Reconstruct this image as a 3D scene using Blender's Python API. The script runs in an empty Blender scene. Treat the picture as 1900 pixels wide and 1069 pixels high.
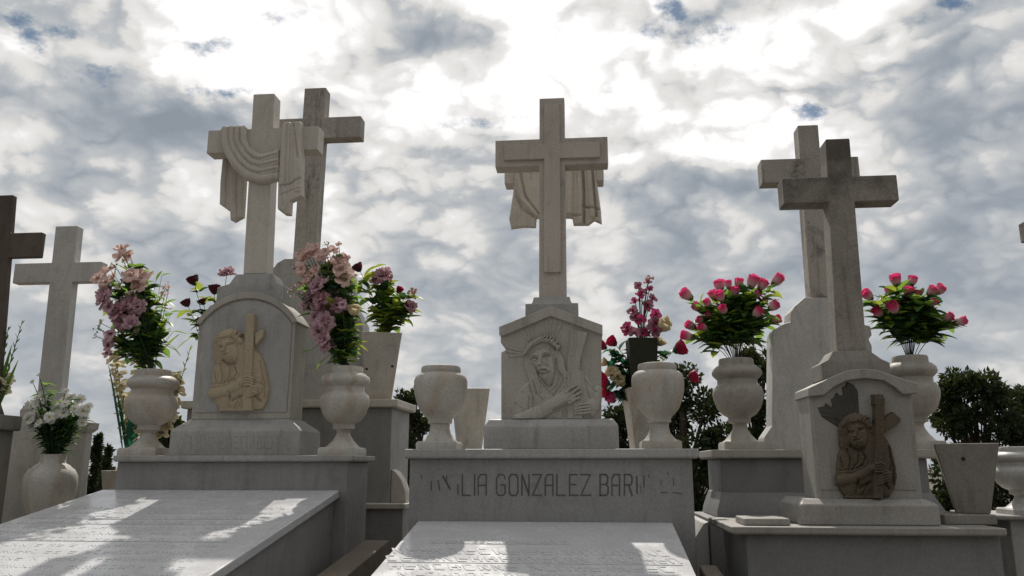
import bpy, bmesh, math, random
import numpy as np
from mathutils import Vector, Matrix
R = math.radians
random.seed(7); RNG = np.random.default_rng(11)

# ------------------------------------------------------------------ camera
scn = bpy.context.scene
COL = scn.collection
F, CX, CY = 1491.0, 950.0, 534.5
EYE = Vector((0, 0, 1.2))
PITCH, YAW = math.atan(331.5/F), math.atan(140/(F/math.cos(math.atan(331.5/F))))
cam_d = bpy.data.cameras.new("camera"); cam = bpy.data.objects.new("camera", cam_d); COL.objects.link(cam)
cam.location = EYE
cam.rotation_euler = (math.pi/2+PITCH, 0, YAW)
cam_d.sensor_width = 36; cam_d.lens = F/1900*36
cam_d.clip_start = 0.05; cam_d.clip_end = 2000
cam_d.dof.use_dof = False
scn.camera = cam
RM = cam.rotation_euler.to_matrix()
def ray(px, py): return RM @ Vector(((px-CX)/F, -(py-CY)/F, -1))
def at(px, py, Y):
    d = ray(px, py); return EYE + d*((Y-EYE.y)/d.y)
def X(px, py, Y): return at(px, py, Y).x
def Z(px, py, Y): return at(px, py, Y).z
def S(px, py, Y): return (at(px+5, py, Y).x-at(px-5, py, Y).x)/10      # metres per photo pixel

# ------------------------------------------------------------------ light
SUN_AZ, SUN_EL = R(-8.0), R(50.5)          # azimuth measured from +Y, negative = to the left
SD = Vector((math.sin(SUN_AZ)*math.cos(SUN_EL), math.cos(SUN_AZ)*math.cos(SUN_EL), math.sin(SUN_EL)))
sl = bpy.data.lights.new("sun", 'SUN'); sun = bpy.data.objects.new("sun", sl); COL.objects.link(sun)
sl.energy = 4.0; sl.angle = R(0.8); sl.color = (1, .95, .87)
sun.rotation_euler = SD.to_track_quat('Z', 'Y').to_euler(); sun.location = (0, 5, 8)
scn.view_settings.view_transform = 'Standard'; scn.view_settings.look = 'None'
scn.view_settings.exposure = 0; scn.view_settings.gamma = 1; scn.view_settings.use_curve_mapping = False

w = bpy.data.worlds.new("World"); scn.world = w; w.use_nodes = True
nt = w.node_tree; N = nt.nodes; L = nt.links
for n in list(N): N.remove(n)
def nd(t, **k):
    n = N.new(t)
    for a, b in k.items(): setattr(n, a, b)
    return n
def con(a, b): L.new(a, b)
def mth(op, a, b=None, c=None, clamp=False):
    n = nd('ShaderNodeMath', operation=op, use_clamp=clamp)
    for i, v in enumerate((a, b, c)):
        if v is None: continue
        if isinstance(v, (int, float)): n.inputs[i].default_value = v
        else: con(v, n.inputs[i])
    return n.outputs[0]
tc = nd('ShaderNodeTexCoord'); gen = tc.outputs['Generated']
sep = nd('ShaderNodeSeparateXYZ'); con(gen, sep.inputs[0])
sx, sy, sz = sep.outputs
zz = mth('MAXIMUM', sz, 0.0)
den = mth('ADD', zz, 0.42)
cmb = nd('ShaderNodeCombineXYZ'); con(mth('DIVIDE', sx, den), cmb.inputs[0]); con(mth('DIVIDE', sy, den), cmb.inputs[1])
cmb.inputs[2].default_value = 3.7
def noise(vec, scale, detail, rough, dist=0.0, lac=2.0):
    n = nd('ShaderNodeTexNoise'); con(vec, n.inputs['Vector'])
    n.inputs['Scale'].default_value = scale; n.inputs['Detail'].default_value = detail
    n.inputs['Roughness'].default_value = rough; n.inputs['Distortion'].default_value = dist
    n.inputs['Lacunarity'].default_value = lac
    return n
n1 = noise(cmb.outputs[0], 3.9, 10, .55, .15)
n2 = noise(cmb.outputs[0], 9, 9, .6, .2)
# forward tangent coordinates for the large cloud banks
yy = mth('MAXIMUM', sy, 0.05)
uv = nd('ShaderNodeCombineXYZ'); con(mth('DIVIDE', sx, yy), uv.inputs[0]); con(mth('DIVIDE', sz, yy), uv.inputs[1])
wn = noise(cmb.outputs[0], 4.5, 6, .6)
wv = nd('ShaderNodeVectorMath', operation='MULTIPLY_ADD'); con(wn.outputs['Color'], wv.inputs[0])
wv.inputs[1].default_value = (.16, .12, 0); wv.inputs[2].default_value = (-.08, -.06, 0)
uw = nd('ShaderNodeVectorMath', operation='ADD'); con(uv.outputs[0], uw.inputs[0]); con(wv.outputs[0], uw.inputs[1])
def blob(px, py, rx, ry, amp):
    d = ray(px, py); u, v = d.x/d.y, d.z/d.y
    a, b = F/rx*.92, F/ry*.92
    m = nd('ShaderNodeVectorMath', operation='MULTIPLY_ADD'); con(uw.outputs[0], m.inputs[0])
    m.inputs[1].default_value = (a, b, 0); m.inputs[2].default_value = (-u*a, -v*b, 0)
    l = nd('ShaderNodeVectorMath', operation='LENGTH'); con(m.outputs[0], l.inputs[0])
    r = nd('ShaderNodeMapRange', interpolation_type='SMOOTHSTEP'); con(l.outputs['Value'], r.inputs['Value'])
    r.inputs['From Min'].default_value = 0.15; r.inputs['From Max'].default_value = 1.75
    r.inputs['To Min'].default_value = amp; r.inputs['To Max'].default_value = 0
    return r.outputs[0]
BANKS = [(950,-60,1300,300,.075),(950,130,340,290,.19),(520,110,260,90,.12),(860,200,220,70,.22),(120,100,300,120,.17),(1050,270,160,60,.12),(1230,170,220,80,.10),(80,200,120,50,.10),
 (700,20,120,50,.1),(640,430,90,35,.16),(140,385,110,16,.14),(1250,300,200,25,.08),
 (270,215,170,50,-.40),(190,335,150,36,-.26),(770,80,120,36,-.22),(850,315,120,55,-.20),(1175,150,130,50,-.34),
 (1590,80,200,60,-.14),(1500,180,200,60,.04),(1790,220,160,80,-.15),(150,700,500,70,.12),(1000,650,500,60,.08),(1750,400,120,22,.14),(700,330,60,40,-.08),(620,430,120,24,.12),(1780,500,230,130,-.26),(1330,330,160,70,-.14),(1130,500,260,60,-.16),
 (840,480,170,60,-.20),(370,420,200,45,-.16),(470,250,60,40,-.15)]
acc = None
for b in BANKS:
    o = blob(*b); acc = o if acc is None else mth('ADD', acc, o)
n0 = noise(cmb.outputs[0], 1.5, 3, .5, .2)
T = mth('ADD', mth('MULTIPLY_ADD', n1.outputs['Fac'], 1.25, -.12), acc)
T = mth('MULTIPLY_ADD', n0.outputs['Fac'], .55, mth('ADD', T, -.275))
cw = nd('ShaderNodeVectorMath', operation='MULTIPLY_ADD'); con(n2.outputs['Color'], cw.inputs[0]); cw.inputs[1].default_value = (.10, .10, 0); con(cmb.outputs[0], cw.inputs[2])
bil = None
for sc_, am_ in ((5, 1.0), (11, .60), (24, .38)):
    bn = noise(cw.outputs[0], sc_, 0, .5); ab = mth('ABSOLUTE', mth('SUBTRACT', bn.outputs['Fac'], .5)); ab = mth('MULTIPLY', ab, am_); bil = ab if bil is None else mth('ADD', bil, ab)
T = mth('MULTIPLY_ADD', n2.outputs['Fac'], .80, mth('ADD', T, -.38))
T = mth('ADD', T, mth('MULTIPLY_ADD', bil, 1.9, -.25))
ke = nd('ShaderNodeMapRange', interpolation_type='SMOOTHSTEP'); con(sz, ke.inputs[0]); ke.inputs[1].default_value = .05; ke.inputs[2].default_value = .50; ke.inputs[3].default_value = .31; ke.inputs[4].default_value = 1.0
T = mth('MULTIPLY_ADD', mth('SUBTRACT', T, .53), ke.outputs[0], .515)
rp = nd('ShaderNodeValToRGB'); con(T, rp.inputs[0])
cr = rp.color_ramp; cr.elements[0].position = 0.12; cr.elements[0].color = (.27,.305,.35,1)
cr.elements[1].position = 1.0; cr.elements[1].color = (1.03,1.01,1.0,1)
for p, c in ((.34,(.335,.37,.415,1)),(.50,(.435,.465,.495,1)),(.62,(.53,.545,.56,1)),(.74,(.74,.725,.705,1)),(.88,(.83,.815,.80,1))):
    e = cr.elements.new(p); e.color = c
GAPS = [(85,72,100,34,1.0),(212,135,80,22,1.0),(545,28,80,26,.95),(410,88,60,22,.9),(430,178,60,18,.9),(1300,55,85,50,1.0),(1262,4,40,26,1),
        (1490,222,40,22,1.0),(1750,4,40,20,1),(880,228,110,18,.85),(1670,45,50,22,.75),(20,40,60,20,.8)]
g = None
for b in GAPS:
    o = blob(*b); g = o if g is None else mth('ADD', g, o)
n3 = noise(cmb.outputs[0], 15, 9, .68)
gm = mth('ADD', g, mth('MULTIPLY_ADD', n3.outputs['Fac'], 3.6, -2.15))
mr = nd('ShaderNodeMapRange', interpolation_type='SMOOTHSTEP'); con(gm, mr.inputs[0])
mr.inputs[1].default_value = .15; mr.inputs[2].default_value = 1.0; mr.inputs[4].default_value = .9
sky = nd('ShaderNodeTexSky', sky_type='NISHITA'); sky.sun_disc = False
sky.sun_elevation = SUN_EL; sky.sun_rotation = SUN_AZ
sky.air_density = 1.0; sky.dust_density = .4; sky.ozone_density = 2.0
# dimmer cloud away from the sun
dt = nd('ShaderNodeVectorMath', operation='DOT_PRODUCT'); con(gen, dt.inputs[0]); dt.inputs[1].default_value = SD
md = nd('ShaderNodeMapRange', interpolation_type='SMOOTHSTEP'); con(dt.outputs['Value'], md.inputs[0])
md.inputs[1].default_value = -.5; md.inputs[2].default_value = .62; md.inputs[3].default_value = .45; md.inputs[4].default_value = 1.0
STR = 0.1
cl = nd('ShaderNodeVectorMath', operation='SCALE'); con(rp.outputs[0], cl.inputs[0]); con(mth('MULTIPLY', md.outputs[0], 1/STR), cl.inputs['Scale'])
bl = nd('ShaderNodeVectorMath', operation='MULTIPLY'); con(sky.outputs[0], bl.inputs[0]); bl.inputs[1].default_value = (.42,.50,.50)
mx = nd('ShaderNodeMix', data_type='RGBA'); con(mr.outputs[0], mx.inputs[0]); con(cl.outputs[0], mx.inputs[6]); con(bl.outputs[0], mx.inputs[7])
bg = nd('ShaderNodeBackground'); con(mx.outputs[2], bg.inputs[0]); bg.inputs[1].default_value = STR
wo = nd('ShaderNodeOutputWorld'); con(bg.outputs[0], wo.inputs[0])
w.cycles.sampling_method = 'MANUAL'; w.cycles.sample_map_resolution = 1024

# ------------------------------------------------------------------ materials
def newmat(name):
    m = bpy.data.materials.new(name); m.use_nodes = True
    t = m.node_tree
    for n in list(t.nodes): t.nodes.remove(n)
    out = t.nodes.new('ShaderNodeOutputMaterial')
    p = t.nodes.new('ShaderNodeBsdfPrincipled'); t.links.new(p.outputs[0], out.inputs[0])
    return m, t, p, out
def stone(name, col, dark=.78, vein=.25, grime=.25, rough=.5, bump=.25, gcol=(.10,.09,.075), speck=.1, vscale=1.0, gscale=1.0, band=0, ts=None):
    m, t, p, out = newmat(name)
    n = t.nodes; l = t.links
    tc = n.new('ShaderNodeTexCoord'); oi = n.new('ShaderNodeObjectInfo')
    off = n.new('ShaderNodeVectorMath'); off.operation = 'SCALE'; off.inputs[0].default_value = (3.1, 1.7, 2.3); l.new(oi.outputs['Random'], off.inputs['Scale'])
    co = n.new('ShaderNodeVectorMath'); co.operation = 'ADD'; l.new(tc.outputs['Object'], co.inputs[0]); l.new(off.outputs[0], co.inputs[1])
    def nz(scale, det, ro, dist=0, vec=None):
        x = n.new('ShaderNodeTexNoise'); l.new(vec or co.outputs[0], x.inputs['Vector'])
        x.inputs['Scale'].default_value = scale; x.inputs['Detail'].default_value = det; x.inputs['Roughness'].default_value = ro; x.inputs['Distortion'].default_value = dist
        return x.outputs['Fac']
    def mr(v, a, b, c, d, sm=True):
        x = n.new('ShaderNodeMapRange'); x.interpolation_type = 'SMOOTHSTEP' if sm else 'LINEAR'
        l.new(v, x.inputs[0])
        for i, q in enumerate((a, b, c, d)): x.inputs[i+1].default_value = q
        return x.outputs[0]
    def mix(f, a, b, mode='MIX'):
        x = n.new('ShaderNodeMix'); x.data_type = 'RGBA'; x.blend_type = mode
        for i, v in ((0, f), (6, a), (7, b)):
            if isinstance(v, (int, float)): x.inputs[i].default_value = v
            elif isinstance(v, tuple): x.inputs[i].default_value = (*v, 1)
            else: l.new(v, x.inputs[i])
        return x.outputs[2]
    c = mix(mr(nz(3.2*vscale, 5, .55, .6), .3, .7, 0, 1), col, tuple(v*dark for v in col))
    # veins: thin bands of a warped, stretched noise
    mp = n.new('ShaderNodeMapping'); l.new(co.outputs[0], mp.inputs[0]); mp.inputs['Rotation'].default_value = (.5, .9, .4); mp.inputs['Scale'].default_value = (1, 1, .35)
    v = nz(4.0*vscale, 4, .5, 1.6, mp.outputs[0])
    a = n.new('ShaderNodeMath'); a.operation = 'SUBTRACT'; l.new(v, a.inputs[0]); a.inputs[1].default_value = .5
    b = n.new('ShaderNodeMath'); b.operation = 'ABSOLUTE'; l.new(a.outputs[0], b.inputs[0])
    vv = mr(b.outputs[0], 0, .035, vein, 0)
    c = mix(vv, c, tuple(q*.58 for q in col))
    if band:
        q = n.new('ShaderNodeMath'); q.operation = 'SINE'; q2 = n.new('ShaderNodeMath'); q2.operation = 'MULTIPLY'; l.new(nz(2.6, 1.5, .4, .4, mp.outputs[0]), q2.inputs[0]); q2.inputs[1].default_value = 48
        l.new(q2.outputs[0], q.inputs[0]); c = mix(mr(q.outputs[0], -.2, .9, 0, band), c, (col[0]*.80, col[1]*.70, col[2]*.60))
    # rain streaks and blotches of grime
    m2 = n.new('ShaderNodeMapping'); l.new(co.outputs[0], m2.inputs[0]); m2.inputs['Scale'].default_value = (1, 1, .12)
    s = mr(nz(26*gscale, 5, .65, .1, m2.outputs[0]), .50, .78, 0, grime)
    c = mix(s, c, gcol)
    s2 = mr(nz(6*gscale, 9, .72, .3), .52, .74, 0, grime*1.1)
    c = mix(s2, c, gcol)
    if ts:
        sp = n.new('ShaderNodeSeparateXYZ'); l.new(tc.outputs['Object'], sp.inputs[0])
        k1 = mr(sp.outputs[2], ts[0], ts[1], -.35, .35, False); k2 = n.new('ShaderNodeMath'); k2.operation = 'ADD'; l.new(k1, k2.inputs[0]); l.new(nz(7, 8, .7, .2), k2.inputs[1])
        c = mix(mr(k2.outputs[0], .40, .85, 0, ts[2]), c, gcol)
    s3 = mr(nz(140, 2, .5), .35, .65, 1-speck, 1+speck*.4)
    x = n.new('ShaderNodeVectorMath'); x.operation = 'SCALE'; l.new(c, x.inputs[0]); l.new(s3, x.inputs['Scale'])
    l.new(x.outputs[0], p.inputs['Base Color'])
    l.new(mr(nz(9, 6, .6), .3, .7, max(rough-.1, .05), rough+.15), p.inputs['Roughness'])
    bm = n.new('ShaderNodeBump'); bm.inputs['Strength'].default_value = bump; bm.inputs['Distance'].default_value = .004
    bb = n.new('ShaderNodeMath'); bb.operation = 'MULTIPLY_ADD'; l.new(nz(38, 8, .7), bb.inputs[0]); bb.inputs[1].default_value = .8; l.new(nz(160, 4, .6), bb.inputs[2])
    l.new(bb.outputs[0], bm.inputs['Height']); l.new(bm.outputs[0], p.inputs['Normal'])
    p.inputs['Specular IOR Level'].default_value = .35
    return m
def plain(name, col, rough=.6, var=.2, transl=0.0, scale=30, grad=None, tcol=None):
    """matte organic surface; grad=(z0,z1,col2) blends to col2 along the part's own height"""
    m, t, p, out = newmat(name); n = t.nodes; l = t.links
    tc = n.new('ShaderNodeTexCoord')
    x = n.new('ShaderNodeTexNoise'); l.new(tc.outputs['Object'], x.inputs['Vector']); x.inputs['Scale'].default_value = scale; x.inputs['Detail'].default_value = 4
    mp = n.new('ShaderNodeMapRange'); l.new(x.outputs['Fac'], mp.inputs[0]); mp.inputs[1].default_value = .3; mp.inputs[2].default_value = .7
    mp.inputs[3].default_value = 1-var; mp.inputs[4].default_value = 1+var
    src = None
    if grad:
        s = n.new('ShaderNodeSeparateXYZ'); l.new(tc.outputs['Object'], s.inputs[0])
        g = n.new('ShaderNodeMapRange'); g.interpolation_type = 'SMOOTHSTEP'; l.new(s.outputs[2], g.inputs[0]); g.inputs[1].default_value = grad[0]; g.inputs[2].default_value = grad[1]
        mx = n.new('ShaderNodeMix'); mx.data_type = 'RGBA'; l.new(g.outputs[0], mx.inputs[0]); mx.inputs[6].default_value = (*col, 1); mx.inputs[7].default_value = (*grad[2], 1)
        src = mx.outputs[2]
    sc = n.new('ShaderNodeVectorMath'); sc.operation = 'SCALE'
    if src: l.new(src, sc.inputs[0])
    else: sc.inputs[0].default_value = col
    l.new(mp.outputs[0], sc.inputs['Scale'])
    l.new(sc.outputs[0], p.inputs['Base Color']); p.inputs['Roughness'].default_value = rough
    p.inputs['Specular IOR Level'].default_value = .3
    if transl:
        tr = n.new('ShaderNodeBsdfTranslucent'); ms = n.new('ShaderNodeMixShader'); ms.inputs[0].default_value = transl
        if tcol: tr.inputs[0].default_value = (*tcol, 1)
        else: l.new(sc.outputs[0], tr.inputs[0])
        l.new(p.outputs[0], ms.inputs[1]); l.new(tr.outputs[0], ms.inputs[2]); l.new(ms.outputs[0], out.inputs[0])
    return m
M = dict(  # lower marbles have darker base colours: vignetting painted into the stone
 marble_warm = stone('marble_warm', (.43,.40,.355), .84, .16, .36, .5, .15),  # stele marble, darker than marble_cross: dimming low in view put into colour
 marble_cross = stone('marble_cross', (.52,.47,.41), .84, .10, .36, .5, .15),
 marble_shaded_plinth = stone('marble_shaded_plinth', (.25,.248,.243), .82, .15, .25, .5, .2),  # darker copy for the right plinths, dimming low in view painted in
 marble_shaded = stone('marble_shaded', (.36,.342,.312), .84, .22, .32, .5, .15),  # darker copy for the right headstone, same dimming painted into its colour
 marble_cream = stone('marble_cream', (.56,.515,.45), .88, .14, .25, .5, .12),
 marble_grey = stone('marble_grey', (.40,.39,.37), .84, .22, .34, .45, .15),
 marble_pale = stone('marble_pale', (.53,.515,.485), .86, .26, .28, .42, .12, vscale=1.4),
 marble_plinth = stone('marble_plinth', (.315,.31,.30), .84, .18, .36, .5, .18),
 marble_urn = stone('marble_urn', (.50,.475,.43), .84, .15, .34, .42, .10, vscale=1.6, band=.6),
 stone_dirty = stone('stone_dirty', (.42,.385,.34), .75, .1, .9, .7, .3, gcol=(.075,.07,.062), speck=.18),
 stone_weathered = stone('stone_weathered', (.34,.31,.27), .74, .05, .55, .85, .4, gcol=(.08,.068,.055), speck=.15, gscale=1.3, ts=(.80,1.42,.85)),
 stone_brown = stone('stone_brown', (.125,.10,.08), .7, .1, .6, .8, .4, gcol=(.05,.04,.032), speck=.1),
 stone_plaque = stone('stone_plaque', (.44,.365,.255), .85, .0, .18, .6, .15, gcol=(.20,.13,.06)),
 stone_oldplaque = stone('stone_oldplaque', (.135,.105,.07), .7, .0, .6, .7, .3, gcol=(.06,.04,.025), gscale=2),
 stone_rays = stone('stone_rays', (.085,.077,.066), .7, .0, .5, .7, .3, gcol=(.03,.03,.03), gscale=2),
 slab = stone('slab_marble', (.62,.62,.63), .93, .12, .10, .20, .10, gcol=(.33,.33,.33)),
 concrete = stone('concrete', (.29,.27,.24), .8, .05, .5, .85, .4, gcol=(.12,.10,.085), speck=.1),
 kerb = stone('kerb_stone', (.26,.215,.17), .8, .05, .4, .75, .35, gcol=(.14,.11,.08), speck=.2),
 ink = stone('letter_paint', (.12,.112,.10), .8, 0, .2, .8, .1),
 hole = plain('drain_hole', (.03,.025,.02)),
 leaf = plain('leaf_green', (.060,.135,.035), .45, .35, .42, 25, tcol=(.28,.46,.07)),
 leaf_dark = plain('leaf_dark', (.030,.072,.032), .5, .3, .3, 25, tcol=(.08,.17,.04)),
 leaf_lime = plain('leaf_lime', (.13,.19,.035), .45, .3, .45, 25, tcol=(.42,.50,.06)),
 leaf_teal = plain('leaf_teal', (.018,.085,.055), .45, .3, .3, 25, tcol=(.03,.20,.10)),
 leaf_tree = plain('leaf_tree', (.026,.038,.014), .5, .45, .25, 3, tcol=(.05,.07,.012)),
 bark = plain('bark', (.09,.065,.045), .9, .4),
 stem = plain('stem_green', (.045,.075,.03), .6, .2),
 stem_dark = plain('stem_dark', (.03,.03,.02), .6, .2),
 pink = plain('petal_pink', (.85,.60,.62), .6, .08, .42, 60, grad=(.012,.036,(.80,.08,.26))),
 rosepink = plain('petal_rose_pink', (.56,.34,.38), .6, .25, .38, 60),
 magenta = plain('petal_magenta', (.42,.04,.14), .6, .25, .35, 90),
 plum = plain('petal_plum', (.30,.125,.165), .6, .3, .35, 90),
 mauve = plain('petal_mauve', (.62,.42,.47), .6, .2, .4, 60),
 peach = plain('petal_peach', (.70,.51,.45), .6, .25, .4, 60),
 blush = plain('petal_blush', (.70,.50,.44), .6, .2, .4, 60),
 rose_dark = plain('petal_dark_red', (.085,.010,.018), .6, .3, .15, 60),
 rose_red = plain('petal_red', (.40,.012,.055), .55, .25, .3, 60),
 cream = plain('petal_cream', (.70,.62,.42), .6, .1, .4, 60),
 white = plain('petal_white', (.66,.66,.61), .6, .05, .2, 60),
 yellow = plain('flower_eye', (.45,.30,.04), .8, .2),
 potdark = plain('pot_plastic', (.018,.022,.010), .6, .2),
 gravel = None)
def ground_mat():
    m, t, p, out = newmat('gravel_earth'); n = t.nodes; l = t.links
    tc = n.new('ShaderNodeTexCoord')
    a = n.new('ShaderNodeTexNoise'); l.new(tc.outputs['Object'], a.inputs[0]); a.inputs['Scale'].default_value = .8; a.inputs['Detail'].default_value = 8
    v = n.new('ShaderNodeTexVoronoi'); l.new(tc.outputs['Object'], v.inputs[0]); v.inputs['Scale'].default_value = 45
    r = n.new('ShaderNodeValToRGB'); l.new(a.outputs['Fac'], r.inputs[0])
    r.color_ramp.elements[0].position = .35; r.color_ramp.elements[0].color = (.09,.075,.058,1); r.color_ramp.elements[1].position = .7; r.color_ramp.elements[1].color = (.17,.15,.12,1)
    mx = n.new('ShaderNodeMix'); mx.data_type = 'RGBA'; mx.blend_type = 'MULTIPLY'; mx.inputs[0].default_value = .5
    l.new(r.outputs[0], mx.inputs[6]); l.new(v.outputs['Color'], mx.inputs[7]); l.new(mx.outputs[2], p.inputs['Base Color'])
    b = n.new('ShaderNodeBump'); b.inputs['Strength'].default_value = .6; b.inputs['Distance'].default_value = .01; l.new(v.outputs['Distance'], b.inputs['Height']); l.new(b.outputs[0], p.inputs['Normal'])
    p.inputs['Roughness'].default_value = .9
    return m
M['gravel'] = ground_mat()

# ------------------------------------------------------------------ object helpers
ORG = {}
def tag(o, label=None, cat=None, group=None, kind=None):
    if label: o['label'] = label
    if cat: o['category'] = cat
    if group: o['group'] = group
    if kind: o['kind'] = kind
    return o
def thing(name, loc, label, cat, group=None):
    o = bpy.data.objects.new(name, None); COL.objects.link(o); o.location = loc; o.empty_display_size = .1
    ORG[o.name] = Vector(loc)
    group = group or {'urn':'stone urns on the tomb ledges','headstone':'cross headstones standing in rows','tomb':'marble tomb plinths and boxes','tomb slab':'sloping tomb slabs','flower pot':'tapered square pots'}.get(cat)
    return tag(o, label, cat, group)
def finish(name, me, mat, parent=None, bevel=0, smooth=False, seg=2, loc=None):
    mats = mat if isinstance(mat, (list, tuple)) else [mat]
    for q in mats: me.materials.append(M[q] if isinstance(q, str) else q)
    o = bpy.data.objects.new(name, me); COL.objects.link(o)
    if parent is not None:
        off = ORG[parent.name]; o.parent = parent
        me.transform(Matrix.Translation(-off)); ORG[o.name] = off
    elif loc is not None:
        me.transform(Matrix.Translation(-Vector(loc))); o.location = loc; ORG[o.name] = Vector(loc)
    else: ORG[o.name] = Vector((0,0,0))
    if smooth:
        me.polygons.foreach_set('use_smooth', [True]*len(me.polygons))
    if bevel:
        b = o.modifiers.new('bevel', 'BEVEL'); b.width = bevel; b.segments = seg; b.limit_method = 'ANGLE'; b.angle_limit = R(28)
        me.polygons.foreach_set('use_smooth', [True]*len(me.polygons))
        b.harden_normals = True
    return o
def mesh(name, vs, fs, fix=True):
    me = bpy.data.meshes.new(name); me.from_pydata([tuple(v) for v in vs], [], fs); me.update()
    if fix:
        bm = bmesh.new(); bm.from_mesh(me); bmesh.ops.recalc_face_normals(bm, faces=bm.faces); bm.to_mesh(me); bm.free()
    return me
class Geo:
    def __init__(s): s.v = []; s.f = []
    def add(s, vs, fs):
        k = len(s.v); s.v += [tuple(v) for v in vs]; s.f += [tuple(i+k for i in f) for f in fs]; return s
    def box(s, x0, x1, y0, y1, z0, z1):
        return s.add([(x0,y0,z0),(x1,y0,z0),(x1,y1,z0),(x0,y1,z0),(x0,y0,z1),(x1,y0,z1),(x1,y1,z1),(x0,y1,z1)],
                     [(0,1,2,3),(4,5,6,7),(0,1,5,4),(1,2,6,5),(2,3,7,6),(3,0,4,7)])
    def prism(s, pts, y0, y1):
        n = len(pts)
        return s.add([(x,y0,z) for x,z in pts]+[(x,y1,z) for x,z in pts],
                     [tuple(range(n)), tuple(range(2*n-1,n-1,-1))]+[(i,(i+1)%n,n+(i+1)%n,n+i) for i in range(n)])
    def loft(s, rings):                                # rings of (x0,x1,y0,y1,z)
        vs = []
        for x0,x1,y0,y1,z in rings: vs += [(x0,y0,z),(x1,y0,z),(x1,y1,z),(x0,y1,z)]
        fs = [(0,1,2,3), tuple(len(vs)-4+i for i in range(4))]
        for k in range(len(rings)-1):
            for i in range(4): fs.append((4*k+i, 4*k+(i+1)%4, 4*k+4+(i+1)%4, 4*k+4+i))
        return s.add(vs, fs)
    def lathe(s, c, prof, n=48, square=None):          # prof: (r, z)
        vs = []; fs = []
        for r, z in prof:
            for i in range(n):
                a = 2*math.pi*i/n; vs.append((c[0]+r*math.cos(a), c[1]+r*math.sin(a), z))
        for k in range(len(prof)-1):
            for i in range(n): fs.append((k*n+i, k*n+(i+1)%n, (k+1)*n+(i+1)%n, (k+1)*n+i))
        fs.append(tuple(range(n))); fs.append(tuple(range((len(prof)-1)*n, len(prof)*n)))
        return s.add(vs, fs)
    def tube(s, pts, rad, n=6):
        pts = [Vector(p) for p in pts]; k0 = len(pts); vs = []; fs = []
        for i, p in enumerate(pts):
            t = (pts[min(i+1,k0-1)]-pts[max(i-1,0)]).normalized()
            a = t.cross(Vector((.3,1,.2))).normalized(); b = t.cross(a)
            r = rad[i] if isinstance(rad, (list, tuple)) else rad
            for j in range(n):
                q = 2*math.pi*j/n; vs.append(p+a*(r*math.cos(q))+b*(r*math.sin(q)))
        for i in range(k0-1):
            for j in range(n): fs.append((i*n+j, i*n+(j+1)%n, (i+1)*n+(j+1)%n, (i+1)*n+j))
        fs.append(tuple(range(n))); fs.append(tuple(range((k0-1)*n, k0*n)))
        return s.add(vs, fs)
    def build(s, name, mat, parent=None, bevel=0, smooth=False, seg=2, loc=None, fix=True):
        return finish(name, mesh(name, s.v, s.f, fix), mat, parent, bevel, smooth, seg, loc)
def pts_px(pl, Y): return [(lambda p: (p.x, p.z))(at(a, b, Y)) for a, b in pl]

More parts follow.
